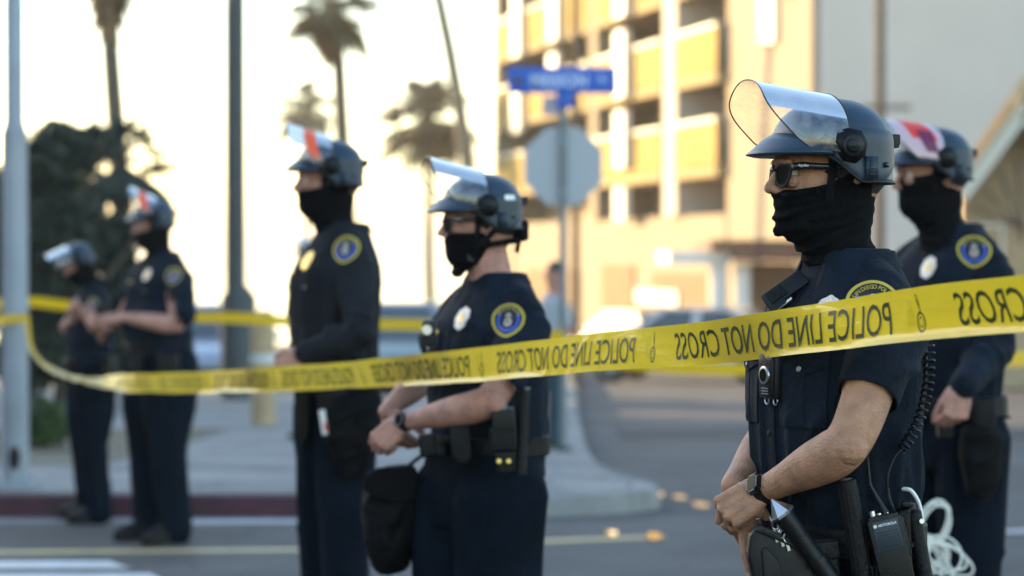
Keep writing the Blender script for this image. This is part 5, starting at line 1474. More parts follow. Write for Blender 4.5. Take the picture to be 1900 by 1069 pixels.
def kerb_seg(i0, i1, name, m):
    a = MB(); f = []
    for i in range(i0, i1):
        for q in range(3): f.append((i * 4 + q, (i + 1) * 4 + q, (i + 1) * 4 + q + 1, i * 4 + q + 1))
    a.add(vs, f); bm = bmesh.new(); me = a.mesh(name); bm.from_mesh(me); bmesh.ops.delete(bm, geom=[v_ for v_ in bm.verts if not v_.link_faces], context='VERTS'); bmesh.ops.recalc_face_normals(bm, faces=bm.faces); bm.to_mesh(me); bm.free()
    o = link(name, me, None, m, False); struct(o); return o
kerb_seg(0, 4, 'kerb', 'kerb_red'); kerb_seg(4, n - 1, 'kerb', 'concrete')
a = MB(); inner = [vs[i * 4 + 3] for i in range(n)]
# the walking surface as strips back to x=-60
vv_ = []; ff_ = []
for i, p in enumerate(inner):
    if i >= 1: pass
rows_y = [14.46, 14.7, 15.0, 15.4, 15.8, 16.5, 18, 20, 22, 26, 30, 36, 45, 60]
def kx(y):
    best = -60
    for i in range(5, n - 1):
        (x0_, y0_), (x1_, y1_) = (inner[i][0], inner[i][1]), (inner[i + 1][0], inner[i + 1][1])
        if y0_ <= y <= y1_ and y1_ > y0_: best = x0_ + (x1_ - x0_) * (y - y0_) / (y1_ - y0_)
    return best if best > -60 else -.2
for y in rows_y:
    xk = kx(y); vv_ += [(-60, y, gz(y) + .135), (-12, y, gz(y) + .135), (-4, y, gz(y) + .135), (xk - .8, y, gz(y) + .135), (xk, y, gz(y) + .135)]
for j in range(len(rows_y) - 1):
    for i in range(4): ff_.append((j * 5 + i, j * 5 + i + 1, (j + 1) * 5 + i + 1, (j + 1) * 5 + i))
a.add(vv_, ff_); o = a.build('pavement', 'concrete', None, smooth=False); struct(o)
for r_i in range(7):
    y0_ = 14.50 + r_i * 1.5; y1_ = y0_ + 1.488
    for c_i in range(6):
        x0_ = -7.2 + c_i * 1.5; x1_ = x0_ + 1.488
        ka, kb = kx(y0_) - .02, kx(min(y1_, 44)) - .02
        if x0_ > min(ka, kb): continue
        q = [(x0_, y0_), (min(x1_, ka), y0_), (min(x1_, kb), y1_), (x0_, y1_)]
        b = MB(); dz = .143 + random.uniform(-.001, .0015); b.add([(x, y, gz(y) + dz) for x, y in q] + [(x, y, gz(y) + .12) for x, y in q], [(0, 1, 2, 3), (0, 4, 5, 1), (1, 5, 6, 2), (2, 6, 7, 3), (3, 7, 4, 0)])
        b.build('paving_slab', 'concrete', o, smooth=False)
# expansion joints: thin dark grooves
struct(strip('gutter', [(-60, 13.88), (-.9, 13.88), (-.9, 14.28), (-60, 14.28)], 'concrete', .004))
# dirt verge at the left, behind the pavement
struct(strip('verge', [(-60, 17.2), (-2.9, 17.2), (-2.7, 23), (-60, 23)], 'dirt', .150))
# painted lines
def quad(name, a_, b_, w_, m, dz=.004):
    p = [Vector((P(px, py, 1).x * d, d)) for px, py, d in (a_, b_)]; tg = (p[1] - p[0]).normalized(); nr = Vector((-tg.y, tg.x)) * w_ / 2
    struct(strip(name, [tuple(p[0] - nr), tuple(p[1] - nr), tuple(p[1] + nr), tuple(p[0] + nr)], m, dz))
def ground_d(py): return CAMZ * FPX / (py - HOR)
quad('road_marking', (-200, 0, ground_d(1029)), (575, 0, ground_d(1022)), .14, 'paint_yellow')
quad('road_marking', (575, 0, ground_d(1022)), (1232, 0, ground_d(998)), .14, 'paint_yellow')
quad('road_marking', (330, 0, ground_d(969)), (570, 0, ground_d(966)), .16, 'paint_white', .006)
struct(strip('crosswalk', [(-9, 12.02), (-2.02, 12.12), (-1.92, 11.92), (-1.86, 11.84), (-9, 11.74)], 'paint_white', .006))
struct(strip('crosswalk', [(-9, 11.56), (-1.75, 11.66), (-1.6, 11.3), (-9, 11.2)], 'paint_white', .006))
quad('road_marking', (1780, 0, ground_d(992)), (1980, 0, ground_d(984)), .10, 'paint_white')
# distant cross street kerb with yellow paint
a = MB(); a.box((16, 58, gz(58) + .07), (26, .2, .14)); o = a.build('kerb', mat('kerb_yellow', (.42, .33, .05), .7), None); struct(o)
a = MB(); a.box((18, 61.2, gz(61.2) + .05), (32, 6, .12), Matrix.Rotation(R(-1.7), 3, 'X')); o = a.build('pavement', 'concrete', None); struct(o)
a = MB(); a.box((5.6, 25.2, gz(25.2) - .022), (9, 2.2, .06), Matrix.Rotation(R(-1.7), 3, 'X')); o = a.build('asphalt_patch', mat('tar', (.02, .02, .022), .8), None); struct(o)

# ------------------------------------------------------------------ poles and signs
t = thing('light_pole', 'thick pale grey light pole at the left edge with an oval hand hole', 'pole', P(28, 880, 14.95), 0); B0 = t.location.copy(); B0.z = gz(14.95) + .135; t.location = B0
def tp(o_, x, y, z): return (x, y, z)
a = MB(); a.tube([(0, 0, 0), (0, 0, 2.2)], [.083, .077], 28); a.tube([(0, 0, 2.2), (0, 0, 2.26), (0, 0, 7)], [.074, .056, .052], 28); a.build('shaft', 'pole_grey', t)
a = MB(); a.box((0, 0, .02), (.24, .24, .04), bev=.01); a.build('base_plate', 'pole_grey', t)
for sx in (-1, 1):
    for sy in (-1, 1): a = MB(); a.tube([(sx * .09, sy * .09, .04), (sx * .09, sy * .09, .075)], .014, 6); a.build('bolt', 'pole_grey', t)
a = MB(); a.prism([(.036 * math.cos(k * PI / 8), .075 * math.sin(k * PI / 8)) for k in range(16)], (.008, -.078, .19), (1, 0, 0), (0, 0, 1), -.012, .006, (0, -1, 0)); a.build('hand_hole', 'black_plastic', t)
t = thing('sign_pole', 'grey steel pole carrying the blue street name sign and the back of a stop sign', 'pole', (P(1045, 0, 19).x, 19, gz(19) + .135))
a = MB(); a.tube([(0, 0, 0), (0, 0, 3.02)], .030, 16); a.build('shaft', mat('pole_mid', (.16, .19, .21), .5, metal=.3), t)
a = MB(); a.tube([(0, 0, 0), (0, 0, .05)], .06, 16); a.build('foot', 'pole_dark', t)
zs = CAMZ + (463 - 308) / FPX * 19 - t.location.z
t2 = thing('stop_sign', 'back of an octagonal stop sign, plain grey metal, on the sign pole', 'sign', (t.location.x, 19.035 + .0, CAMZ + (463 - 308) / FPX * 19))
a = MB(); a.prism([(.332 * math.cos(R(22.5 + 45 * k)), .332 * math.sin(R(22.5 + 45 * k))) for k in range(8)], (0, .004, 0), (1, 0, 0), (0, 0, 1), 0, .003, (0, 1, 0)); a.build('plate', 'sign_back', t2)
a = MB(); a.prism([(.31 * math.cos(R(22.5 + 45 * k)), .31 * math.sin(R(22.5 + 45 * k))) for k in range(8)], (0, .008, 0), (1, 0, 0), (0, 0, 1), 0, .001, (0, 1, 0)); a.build('face', 'red_print', t2)
vv, ff = textmesh('STOP', .03); mxx = (min(p[0] for p in vv) + max(p[0] for p in vv)) / 2
a = MB(); a.add([(-(p[0] - mxx) * .25, .0105, (p[1] - .35) * .30) for p in vv], ff); a.build('lettering', 'paint_white', t2, smooth=False)
for z in (-.2, .2): a = MB(); a.box((0, -.03, z), (.03, .07, .03)); a.build('bracket', 'sign_back', t2)
t3 = thing('street_name_sign', 'blue street name sign reading Mission Blvd on top of the sign pole', 'sign', (P(1043, 0, 19).x, 18.97, CAMZ + (463 - 150) / FPX * 19))
a = MB(); a.box((0, 0, 0), (.850, .008, .205), bev=.002); a.build('plate', 'sign_blue', t3)
a = MB(); 
for y in (-.0036,): a.prism([(-.392, -.082), (.392, -.082), (.392, .082), (-.392, .082)], (0, y, 0), (1, 0, 0), (0, 0, 1), 0, .0005, (0, -1, 0))
vv, ff = textmesh('MISSION', .02); a = MB(); a.add([(-.25 + p[0] * .118, -.0052, (p[1] - .36) * .135) for p in vv], ff); v5, f5 = textmesh('BL', .02); bl_ = MB(); bl_.add([(.29 + p[0] * .05, -.0052, .01 + (p[1] - .36) * .06) for p in v5], f5)
a.build('lettering', mat('sign_white', (.60, .70, .9), .5), t3, smooth=False); bl_.build('lettering', 'sign_white', t3, smooth=False)
a = MB(); a.cyl((-.345, -.0035, -.005), (-.345, -.0060, -.005), .034, 20); em = a.build('emblem', mat('emblem_brown', (.10, .05, .03), .6), t3)
a = MB(); a.tube([(.0, 0, -.09), (0, 0, -.12)], [.05, .035], 12); a.box((.02, 0, -.16), (.13, .05, .11), bev=.004); a.build('bracket', 'sign_blue', t3)
a = MB(); a.box((-.085, .01, -.20), (.14, .02, .15), bev=.003); a.build('small_plate', mat('plate_pink', (.38, .34, .40), .6), t3)

t = thing('utility_pole', 'dark slim pole standing between the left officers with wider foot', 'pole', (P(437, 0, 32).x, 32, gz(32) + .13))
a = MB(); a.tube([(0, 0, 0), (0, 0, 12)], [.14, .13], 16); a.build('shaft', 'pole_dark', t)
a = MB(); a.tube([(.04, 0, 0), (.04, 0, 1.35), (.03, 0, 1.5)], [.24, .24, .14], 14); a.build('foot_casing', 'pole_dark', t)
t = thing('utility_pole', 'dark wooden pole behind the nearest officer\'s helmet before the grey wall', 'pole', (P(1632, 0, 55).x, 55, gz(55)))
a = MB(); a.tube([(0, 0, 0), (0, 0, 12)], [.125, .105], 14); a.build('shaft', 'wood_dark', t)
a = MB(); a.box((.15, 0, CAMZ + (463 - 200) / FPX * 55 - gz(55)), (1.1, .1, .1)); a.build('cross_arm', 'wood_dark', t)
t = thing('utility_pole', 'brown slim post close behind the sign pole', 'pole', (P(1068, 0, 40).x, 40, gz(40)))
a = MB(); a.tube([(0, 0, 0), (0, 0, 8.5)], [.07, .06], 12); a.build('shaft', 'wood_dark', t)
for (px, pd, h_, lb) in ((488, 24, 1.15, 'sunlit tan wooden bollard beside the dark pole foot'),):
    t = thing('bollard', lb, 'bollard', (P(px, 0, pd).x, pd, gz(pd) + .13)); a = MB(); a.tube([(0, 0, 0), (0, 0, h_ * .96), (0, 0, h_)], [.12, .12, .08], 18); a.build('post', 'wood_light', t)
    a = MB(); a.tube([(0, 0, h_ * .55), (0, 0, h_ * .62)], .125, 18); a.build('band', 'paint_white', t)

# ------------------------------------------------------------------ vegetation
def leaf_cloud(name, blobs, n, size, m, parent, seed, elong=1.6):
    r_ = np.random.default_rng(seed); vs_ = []; vol = np.array([b[3] * b[4] * b[5] for b in blobs]); pr = vol / vol.sum(); idx = r_.choice(len(blobs), n, p=pr)
    bl = np.array(blobs)[idx]; u = r_.normal(size=(n, 3)); u /= np.linalg.norm(u, axis=1)[:, None]; rad = r_.uniform(.35, 1.0, n) ** .5 * r_.normal(1, .06, n)
    c = bl[:, :3] + u * bl[:, 3:6] * rad[:, None]
    a1 = r_.normal(size=(n, 3)); a1 /= np.linalg.norm(a1, axis=1)[:, None]; a2 = np.cross(a1, r_.normal(size=(n, 3))); a2 /= np.linalg.norm(a2, axis=1)[:, None]
    s_ = size * r_.uniform(.6, 1.4, n)[:, None]
    q = np.stack([c - a1 * s_ * elong, c + a2 * s_ * .6, c + a1 * s_ * elong, c - a2 * s_ * .6], 1).reshape(-1, 3)
    me = bpy.data.meshes.new(name); me.from_pydata(q.tolist(), [], [(4 * i, 4 * i + 1, 4 * i + 2, 4 * i + 3) for i in range(n)]); me.update()
    return link(name, me, parent, m, False)
t = thing('leafy_tree', 'big dark bushy evergreen tree at the left behind the two far officers', 'tree', (P(120, 0, 30).x, 30, gz(30) + .1))
k = 30 / FPX; zz = lambda py: CAMZ - (py - HOR) * k - t.location.z; xx = lambda px: (px - 950) * k - t.location.x
bl = [(xx(px), rng.uniform(-.6, .6), zz(py), rx * k, rx * k * .9, ry * k) for px, py, rx, ry in
      ((120, 300, 70, 62), (85, 350, 55, 70), (170, 270, 45, 40), (120, 430, 95, 80), (60, 480, 60, 90), (170, 520, 70, 90), (110, 600, 90, 90), (60, 660, 60, 80), (205, 450, 45, 60), (240, 560, 40, 70), (30, 400, 50, 90), (-30, 450, 70, 150), (100, 250, 40, 30), (215, 640, 60, 70))]
leaf_cloud('crown', bl, 15000, .06, 'leaf_dark', t, 3)
a = MB(); a.tube([(0, 0, 0), (.05, 0, 1.2), (-.05, 0, 2.4)], [.16, .13, .07], 12); 
for i in range(7):
    an = i * .9; a.tube([(0, 0, 1.0 + i * .18), (math.cos(an) * .5, math.sin(an) * .4, 1.6 + i * .2), (math.cos(an) * .9, math.sin(an) * .7, 2.1 + i * .2)], [.07, .045, .02], 8)
a.build('trunk', 'trunk_bark', t)
t = thing('shrub', 'small bright green shrub low beside the light pole', 'shrub', (P(78, 0, 19.5).x, 19.5, gz(19.5) + .14))
leaf_cloud('foliage', [(0, 0, .20, .20, .2, .20), (.12, .1, .16, .12, .12, .14), (-.15, 0, .15, .14, .14, .14)], 2500, .018, 'leaf_green', t, 5); a = MB(); a.tube([(0, 0, 0), (0, 0, .2)], .02, 6); a.build('stem', 'trunk_bark', t)
t = thing('shrub', 'green shrub seen between the nearest officer and the right edge officer', 'shrub', (P(1668, 0, 42).x, 42, gz(42)))
leaf_cloud('foliage', [(0, 0, 1.1, .5, .5, 1.2), (.3, .1, .8, .5, .4, .8)], 5000, .04, 'leaf_green', t, 6); a = MB(); a.tube([(0, 0, 0), (0, 0, 1)], .05, 6); a.build('stem', 'trunk_bark', t)

def palm(label, px, d, crown_py, trunk_r, crown_r, lean=0.0, skirt=0.0, nleaf=46, seed=0, base_px=None, bark='trunk_bark', leafm='palm_leaf', top_only=False):
    zb = gz(min(d, 129)); bx = (P(base_px if base_px is not None else px, 0, d).x); tx = P(px, 0, d).x; tz = P(0, crown_py, d).z
    t = thing('palm_tree', label, 'palm tree', (bx, d, zb), 0, 'palm trees against the sky'); r_ = random.Random(seed); dx = tx - bx; h = tz - zb
    pts = [(dx * (u ** 1.5) + .05 * math.sin(u * 7 + seed), 0, h * u) for u in [i / 10 for i in range(11)]]
    a = MB(); a.tube(pts, [trunk_r * (1.25 - .4 * i / 10) for i in range(11)], 12); a.build('trunk', bark, t)
    def frond(a_, az, el, L, droop, wid, fan=14):
        o_ = Vector((dx, 0, h)); d0 = Vector((math.cos(az) * math.cos(el), math.sin(az) * math.cos(el), math.sin(el)))
        side = d0.cross(VZ).normalized(); st = o_ + d0 * L * .42
        a_.tube([o_, st], [L * .014, L * .010], 4)
        for q in range(fan):
            th = R(-75 + 150 * q / (fan - 1)); dd = (d0 * math.cos(th) + side * math.sin(th)).normalized()
            l = L * (.62 - .20 * abs(th) / 1.3) * r_.uniform(.85, 1.1); w_ = dd.cross(VZ).normalized() * L * .045
            m1 = st + dd * l * .6 + VZ * (-droop * l * .15); e = st + dd * l + VZ * (-droop * l * .55)
            a_.add([st, m1 - w_, e, m1 + w_], [(0, 1, 2, 3)])
    a = MB()
    for i in range(nleaf):
        az = r_.uniform(0, 2 * PI); el = R(r_.uniform(-45, 80)); frond(a, az, el, crown_r * r_.uniform(.8, 1.1), r_.uniform(.5, 1.4), 1)
    c = a.build('crown', leafm, t, smooth=False)
    if skirt:
        a = MB()
        for i in range(150):
            az = r_.uniform(0, 2 * PI); q = r_.uniform(0, 1); o_ = Vector((dx, 0, h - skirt * q * .8)); rr_ = trunk_r * 1.2 + crown_r * .62 * (1 - q) ** 1.1
            e = o_ + Vector((math.cos(az) * rr_, math.sin(az) * rr_, -skirt * r_.uniform(.3, .5))); s2 = Vector((-math.sin(az), math.cos(az), 0)) * crown_r * .13
            a.add([o_, o_ * .4 + e * .6 + s2, e, o_ * .4 + e * .6 - s2], [(0, 1, 2, 3)])
        a.build('dead_leaf_skirt', 'palm_dead', t, smooth=False)
    return t
palm('palm with brown shaggy skirt cut by the top edge, above the tall officer', 617, 62, 12, .20, 1.55, skirt=1.30, seed=1, base_px=660, nleaf=44)
palm('short shaggy palm crown to the left of the middle officer\'s visor', 792, 95, 225, .18, 2.5, seed=2, base_px=800, nleaf=50, skirt=1.2)
palm('leaning pale palm trunk between the tall officer and the hotel', 780, 70, -150, .20, 1.3, seed=3, base_px=905, bark='trunk_pale')
palm('faint faraway palm seen just above the tall officer\'s orange visor print', 566, 125, 205, .16, 2.2, seed=4, base_px=570, nleaf=34, skirt=1.2)
palm('tall thin palm at the left with dead leaves hanging at the top edge', 205, 45, -60, .18, .8, seed=5, base_px=226, skirt=1.2, nleaf=40)
palm('star shaped low palm crown beside the dark evergreen, above the burly officer', 228, 33, 305, .07, .95, seed=6, base_px=232, nleaf=26, leafm='leaf_dark')

# ------------------------------------------------------------------ hotel building
CO = Vector((7.42, 60, 0)); AD = Vector((-.219, .976, 0)).normalized(); ND = Vector((-AD.y, AD.x, 0)); ND = ND if ND.x < 0 else -ND
gb = gz(60) - 1.4
hot = thing('hotel_building', 'tall cream hotel with sunlit balcony rows and a plain grey end wall', 'building', (CO.x, CO.y, gb))
HL = Vector(hot.location)
def F(t_, n_, z): return CO + AD * t_ + ND * n_ + VZ * z - Vector((0, 0, 0)) - Vector((HL.x, HL.y, HL.z))
Rf = Matrix((AD, ND, VZ)).transposed()
def fbox(mb, t0, t1, n0, n1, z0, z1, bev=0): mb.box(F((t0 + t1) / 2, (n0 + n1) / 2, (z0 + z1) / 2), (abs(t1 - t0), abs(n1 - n0), z1 - z0), Rf, bev)
TOPZ = 17.0
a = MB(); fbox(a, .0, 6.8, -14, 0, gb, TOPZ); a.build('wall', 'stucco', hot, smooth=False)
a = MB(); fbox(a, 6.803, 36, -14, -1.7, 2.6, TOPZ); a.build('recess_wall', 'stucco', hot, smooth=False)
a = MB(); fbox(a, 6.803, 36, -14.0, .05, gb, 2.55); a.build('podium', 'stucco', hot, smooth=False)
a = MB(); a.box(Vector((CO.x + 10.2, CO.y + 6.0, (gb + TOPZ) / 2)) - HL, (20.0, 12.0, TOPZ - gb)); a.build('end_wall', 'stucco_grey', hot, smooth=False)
for (t0, t1) in ((10.93, 12.27), (20.1, 21.0), (35.4, 36.0)):
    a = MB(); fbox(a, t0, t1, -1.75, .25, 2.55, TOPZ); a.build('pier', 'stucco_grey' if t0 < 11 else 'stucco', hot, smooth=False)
for k_, zf in enumerate([3.6 + 2.6 * i for i in range(0, 5)]):
    for (t0, t1, nb) in ((6.83, 10.9, 1), (12.3, 20.07, 3), (21.03, 28.0, 2), (28.03, 35.37, 2)):
        b = MB(); fbox(b, t0, t1, -1.695, .32, zf, zf + .28); bo = b.build('balcony', 'stucco_cream', hot, smooth=False)
        b = MB(); fbox(b, t0 + .03, t1 - .03, .24, .31, zf + .32, zf + 1.50); b.build('railing_panel', 'balcony_panel', bo, smooth=False)
        b = MB(); fbox(b, t0, t1, .20, .36, zf + 1.52, zf + 1.62); b.build('handrail', 'stucco_white', bo, smooth=False)
        for j in range(nb):
            w0 = t0 + (t1 - t0) * (j + .12) / nb; w1 = t0 + (t1 - t0) * (j + .88) / nb
            b = MB(); fbox(b, w0, w1, -1.69, -1.64, zf + .3, zf + 2.25); wo = b.build('window', 'wood_light', hot, smooth=False)
            b = MB(); fbox(b, w0 + .07, (w0 + w1) / 2 - .04, -1.635, -1.62, zf + .38, zf + 2.17); fbox(b, (w0 + w1) / 2 + .04, w1 - .07, -1.635, -1.62, zf + .38, zf + 2.17); b.build('pane', 'window_glass', wo, smooth=False)
# bright vertical fins
for (tt, segs) in ((16.0, ((2.46, 3.5), (4.1, 5.9), (6.3, 8.4), (8.8, 13))), (24.9, ((7.75, 8.4), (8.8, 13.5))), (30.7, ((5.9, 7.6), (8.7, 13.5))), (3.1, ((6.9, 13),))):
    for (z0, z1) in segs:
        b = MB(); fbox(b, tt - .6, tt + .6, .02 if tt < 5 else .38, .16 if tt < 5 else .62, z0, z1, .04); b.build('fin', 'stucco_white', hot, smooth=False)
# podium openings
for (t0, t1, z0, z1) in ((8, 14, gb, .9), (16, 20, gb + .2, 1.1), (23, 31, gb, .9)):
    b = MB(); fbox(b, t0, t1, .055, .12, z0, z1); b.build('garage_opening', 'brown_wall', hot, smooth=False)
b = MB(); fbox(b, 11, 15.5, .13, .2, -.1, .35); b.build('sign_board', 'paint_white', hot, smooth=False)

# entrance canopy building with dark red roof
t = thing('entrance_canopy', 'low entrance canopy with dark red roof and pale posts in front of the hotel', 'canopy', (P(1370, 0, 58).x, 58, gz(58)))
LX = t.location
def cb(mb, px0, px1, d0, d1, py0, py1, dref=58):
    x0_ = P(px0, 0, dref).x; x1_ = P(px1, 0, dref).x; z1_ = P(0, py0, dref).z; z0_ = P(0, py1, dref).z
    mb.box(Vector(((x0_ + x1_) / 2, (d0 + d1) / 2, (z0_ + z1_) / 2)) - LX, (x1_ - x0_, d1 - d0, z1_ - z0_)); return mb
cb(MB(), 1305, 1500, 56, 61, 446, 464).build('roof', 'roof_red', t, smooth=False)
cb(MB(), 1232, 1344, 56.3, 61, 466, 489).build('fascia', 'stucco_white', t, smooth=False)
cb(MB(), 1345, 1500, 55.9, 60, 465, 484).build('fascia', 'roof_red', t, smooth=False)
for px in (1322, 1366): cb(MB(), px - 13, px + 13, 56.4, 56.8, 489, 640).build('post', 'stucco_white', t, smooth=False)
cb(MB(), 1392, 1500, 61, 61.4, 489, 640).build('wall', 'brown_wall', t, smooth=False)
cb(MB(), 1232, 1300, 56.3, 56.6, 640, 652).build('step', 'stucco_white', t, smooth=False) if False else None

# gabled house at the right
t = thing('gabled_house', 'brown gabled house with cream barge board cut by the right edge', 'house', (P(1900, 0, 40).x, 40, gz(40)))
LX = t.location
def q3(px, py, d): return P(px, py, d) - LX
def slab(mb, p0_, p1_, thick, d0, d1):
    """sloping slab between two picture points running from distance d0 to d1"""
    a0_, a1_ = P(*p0_, d0), P(*p1_, d0); u = (a1_ - a0_).normalized(); nr = Vector((u.z, 0, -u.x)); nr = nr if nr.z < 0 else -nr
    vs_ = [];
    for dd in (0, d1 - d0):
        for p in (a0_, a1_, a1_ + nr * thick, a0_ + nr * thick): vs_.append(p + (VY + VX * .175) * dd - LX)
    mb.add(vs_, [(0, 1, 2, 3), (4, 7, 6, 5), (0, 4, 5, 1), (1, 5, 6, 2), (2, 6, 7, 3), (3, 7, 4, 0)]); return mb
slab(MB(), (1776, 356), (1905, 182), .20, 40.0, 40.12).build('barge_board', 'stucco_white', t, smooth=False)
slab(MB(), (1774, 350), (1906, 174), .16, 39.9, 47).build('roof', mat('roof_pale', (.55, .50, .40), .8), t, smooth=False)
slab(MB(), (1905, 182), (2100, 360), .34, 40.0, 40.12).build('barge_board', 'stucco_white', t, smooth=False)
slab(MB(), (1905, 174), (2110, 366), .16, 39.9, 47).build('roof', 'roof_pale', t, smooth=False)
a = MB(); a.prism([(-1.02, 0), (2.2, 0), (2.2, 3.1), (.05, 5.35), (-1.02, 3.75)], (.175, 1.0, 0), (1, 0, 0), (0, 0, 1), 0, 5.5, (.175, 1, 0)); a.build('wall', 'wood_light', t, smooth=False)
for i in range(4): slab(MB(), (1800 + i * 30, 380 - i * 30), (1900, 420 + i * 10), .06, 40.2, 40.35).build('beam', 'wood_dark', t, smooth=False)
a = MB(); a.box((-.45, .96, 2.05), (.62, .06, 1.5)); wn = a.build('window', 'stucco_white', t, smooth=False); a = MB(); a.box((-.45, .92, 2.05), (.5, .02, 1.35)); a.build('pane', 'window_glass', wn, smooth=False)

# buildings out of the frame to the left that keep the street in shade
def plain_house(label, x0, x1, y0, y1, h):
    zb = min(gz(y0), gz(y1)) - .2; t = thing('brick_house', label, 'building', ((x0 + x1) / 2, (y0 + y1) / 2, zb)); w_ = x1 - x0; l_ = y1 - y0
    a = MB(); a.box((0, 0, h / 2), (w_, l_, h)); a.build('wall', 'stucco', t, smooth=False); a = MB(); a.box((0, 0, h + .1), (w_ + .5, l_ + .5, .2)); a.build('roof', 'roof_red', t, smooth=False)
    for i in range(int(l_ / 3.5)):
        for j in range(int(h / 3)): a = MB(); a.box((w_ / 2 + .02, -l_ / 2 + 2 + i * 3.5, 1.8 + j * 3), (.06, 1.4, 1.3)); a.build('window', 'window_glass', t, smooth=False)
plain_house('cream two storey block outside the left edge of the picture', -30, -19, -8, 13, 8.5)
plain_house('taller cream block outside the left edge, farther along the street', -31, -20.5, 15, 47, 9.5)

# ------------------------------------------------------------------ cars
def car(label, px, d, rz, paint, kind='sedan', seed=0):
    t = thing('parked_car', label, 'car', (P(px, 0, d).x, d, gz(d)), R(rz), 'cars parked beyond the street'); h = 1.45 if kind == 'sedan' else 1.85
    body = MB(); st = [(-2.25, .35, .72, .70), (-2.15, .28, .88, .82), (-1.5, .24, .95, .88), (-.5, .22, .96, .90), (.6, .22, .95, .90), (1.4, .24, .90, .88), (2.05, .28, .78, .82), (2.25, .36, .62, .68)]
    v = []; f = []; n = 14
    for (x, z0, z1, hw) in st:
        for k_ in range(n):
            an = 2 * PI * k_ / n; c_, s_ = math.cos(an), math.sin(an); v.append((x, math.copysign(abs(c_) ** .45, c_) * hw, (z0 + z1) / 2 + math.copysign(abs(s_) ** .55, s_) * (z1 - z0) / 2))
    m = len(st)
    for i in range(m - 1):
        for k_ in range(n): f.append((i * n + k_, (i + 1) * n + k_, (i + 1) * n + (k_ + 1) % n, i * n + (k_ + 1) % n))
    f += [tuple(range(n)), tuple((m - 1) * n + k_ for k_ in range(n))]; body.add(v, f)
    x0_, x1_, x2_, x3_ = (-1.75, -1.0, .45, 1.25) if kind == 'sedan' else (-2.1, -1.9, .7, 1.5)
    cab = lambda s_, zt, e=0: [(x0_ - e, -.78 - e, .9), (x3_ + e, -.78 - e, .9), (x3_ + e, .78 + e, .9), (x0_ - e, .78 + e, .9), (x1_, -.60 - e, zt), (x2_, -.60 - e, zt), (x2_, .60 + e, zt), (x1_, .60 + e, zt)]
    fcs = [(0, 1, 5, 4), (1, 2, 6, 5), (2, 3, 7, 6), (3, 0, 4, 7), (4, 5, 6, 7)]
    body.add(cab(1, h), fcs); bo = body.build('body', paint, t)
    g = MB(); P8 = [Vector(p) for p in cab(1, h)]
    for (i, fc) in enumerate(fcs[:4]):
        q = [P8[j] for j in fc]; c = sum(q, Vector()) / 4; nn = (q[1] - q[0]).cross(q[3] - q[0]).normalized(); 
        w2 = [c + (p - c) * .84 + nn * .012 for p in q]
        if i in (0, 2):
            ml = (w2[0] + w2[1]) / 2; mu = (w2[2] + w2[3]) / 2; e = (w2[1] - w2[0]) * .03
            g.add([w2[0], ml - e, mu - e, w2[3]], [(0, 1, 2, 3)]); g.add([ml + e, w2[1], w2[2], mu + e], [(0, 1, 2, 3)])
        else: g.add(w2, [(0, 1, 2, 3)])
    g.build('window', 'window_glass', t, smooth=False)
    for x in (-1.4, 1.4):
        for sy in (-1, 1):
            a = MB(); a.tube([(x, sy * .70, .32), (x, sy * .72, .32), (x, sy * .88, .32), (x, sy * .90, .32)], [.30, .33, .33, .29], 24); w_ = a.build('wheel', 'tyre', t); a = MB(); a.tube([(x, sy * .89, .32), (x, sy * .915, .32)], [.20, .17], 18); a.build('rim', 'steel', w_)
    for sy in (-1, 1):
        a = MB(); a.ball((2.16, sy * .60, .62), (.10, .16, .08), 12); a.build('headlight', 'lamp_glass', t); a = MB(); a.ball((-2.18, sy * .62, .74), (.07, .14, .08), 12); a.build('tail_light', 'tail_red', t)
        a = MB(); a.box((.95, sy * .96, .98), (.12, .16, .12), bev=.03); a.build('mirror', paint, t)
    a = MB(); a.box((2.24, 0, .45), (.06, 1.1, .16), bev=.02); a.build('grille', 'black_plastic', t)
    a = MB(); a.box((-2.26, 0, .55), (.02, .5, .14)); a.build('number_plate', 'paint_white', t); return t
car('silver car parked between the burly officer and the tall officer, blurred', 395, 38, -82, 'car_silver')
car('grey green car seen between the tall officer and the middle officer', 745, 36, -95, 'car_green')
car('white car whose curved bonnet shows above the tape left of the nearest officer', 1285, 47, 160, 'car_white')
car('pale car catching the sun in front of the hotel entrance', 1178, 60, 118, 'car_gleam')

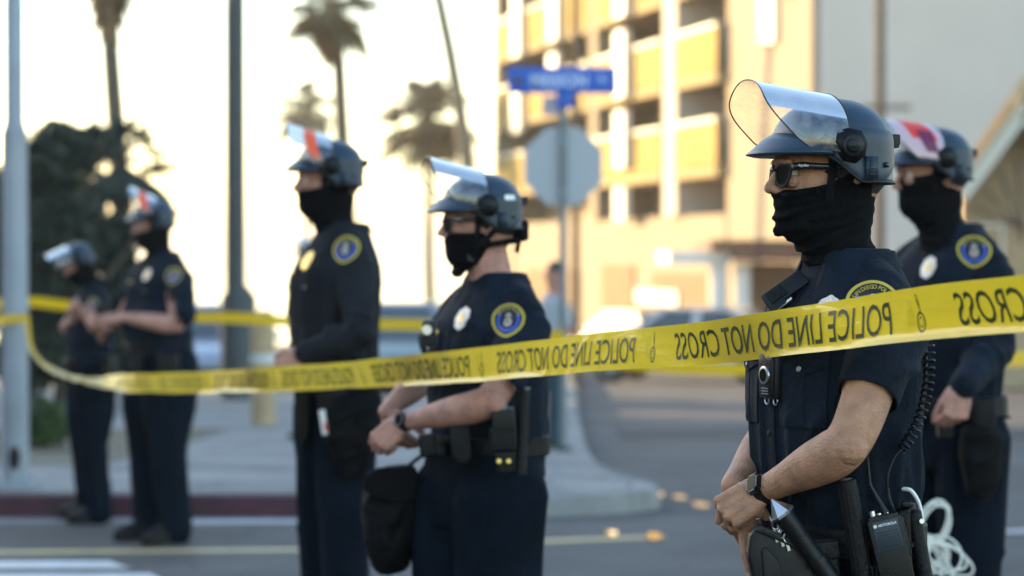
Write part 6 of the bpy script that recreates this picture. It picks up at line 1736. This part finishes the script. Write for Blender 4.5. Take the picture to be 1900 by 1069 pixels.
# pedestrian behind the sign pole
def pedestrian(label, px, d):
    X = P(px, 0, d).x; zb = gz(d) + .135; t = thing('person', label, 'person', (X, d, zb), R(205)); s_ = .86; t.scale = (s_,) * 3
    mb = MB(); mb.slices([(1.50, -.03, .06, .04), (1.56, -.08, .08, .065), (1.66, -.09, .09, .075), (1.73, -.07, .07, .06), (1.76, -.03, .03, .02)], 16); mb.tube([(.08, 0, 1.64), (.108, 0, 1.61)], [.01, .014], 8, 'round')
    mb.tube([(0, 0, 1.35), (0, 0, 1.58)], [.07, .055], 12, 'round'); mb.slices([(.9, -.09, .09, .14), (1.2, -.1, .1, .15), (1.42, -.09, .08, .17), (1.46, -.05, .05, .08)], 16)
    for sd_ in (1, -1):
        mb.tube([(0, sd_ * .17, 1.40), (-.03, sd_ * .24, 1.12), (.06, sd_ * .24, .90)], [.05, .04, .028], 10, 'round'); hand(mb, Vector((.06, sd_ * .24, .90)), (.2, 0, -1), (0, sd_, 0), sd_, [(25, 30, 20)] * 4)
        mb.tube([(0, sd_ * .09, .9), (0, sd_ * .12, .1)], [.07, .04], 10, 'round')
    link('body', remeshed(mb, .010, 2), t, 'skin_pink')
    mb = MB(); mb.ball((-.015, 0, 1.69), (.092, .082, .085), 16); mb.build('hair', 'hair', t)
    mb = MB(); mb.slices([(.92, -.11, .12, .165), (1.2, -.12, .13, .18), (1.40, -.115, .11, .19), (1.45, -.08, .07, .10)], 20)
    for sd_ in (1, -1): mb.tube([(0, sd_ * .14, 1.40), (-.01, sd_ * .20, 1.30), (-.02, sd_ * .22, 1.20)], [.062, .06, .058], 12, 'round')
    link('shirt', remeshed(mb, .014, 3), t, 'tee_pale')
    mb = MB(); mb.slices([(.85, -.11, .11, .155), (.98, -.11, .11, .16)], 20)
    for sd_ in (1, -1): mb.tube([(0, sd_ * .09, .88), (sd_ * .03, sd_ * .12, .5), (sd_ * .05, sd_ * .13, .09)], [.10, .085, .075], 12, 'round')
    link('trousers', remeshed(mb, .014, 3), t, 'jeans_teal')
    for sd_ in (1, -1):
        mb = MB(); mb.slices([(0, -.09, .19, .045), (.05, -.09, .17, .045), (.10, -.08, .05, .045)], 16, 2.4); mb.v = [(p[0] + sd_ * .05, p[1] + sd_ * .13, p[2]) for p in mb.v]; mb.build('shoe', 'black_plastic' if sd_ > 0 else 'shoe_red', t)
pedestrian('pedestrian in pale shirt and teal jeans standing behind the sign pole', 1029, 19.6)
# small glossy patches added near the kerb, mirroring the bright distance as glints
pr_ = random.Random(3)
for (px, py, r_) in ((990, 938, .085), (1040, 936, .045), (1215, 897, .060), (1302, 925, .055), (1135, 992, .035), (1215, 998, .045), (1262, 905, .05), (1012, 925, .05)):
    d = ground_d(py); x = P(px, 0, d).x; pts = [(x + math.cos(2 * PI * k / 14) * r_ * pr_.uniform(.7, 1.1), d + math.sin(2 * PI * k / 14) * r_ * 4.5 * pr_.uniform(.7, 1.1)) for k in range(14)]
    struct(strip('glint_reflector', pts, mat('glint_reflector', (.03, .03, .03), .04, spec=.7), .008))

# ------------------------------------------------------------------ haze in the low sun
hz = bpy.data.materials.new('haze'); hz.use_nodes = True; t_ = hz.node_tree; t_.nodes.clear()
ho = t_.nodes.new('ShaderNodeOutputMaterial'); hv = t_.nodes.new('ShaderNodeVolumePrincipled')
hv.inputs['Color'].default_value = (.95, .93, .90, 1); hv.inputs['Density'].default_value = .0006; hv.inputs['Anisotropy'].default_value = .55
t_.links.new(hv.outputs[0], ho.inputs['Volume'])
a = MB(); a.box((0, 3980, 9.2), (8200, 8100, 30)); o = a.build('haze', None, None, smooth=False); o.data.materials.append(hz); struct(o, 'stuff')
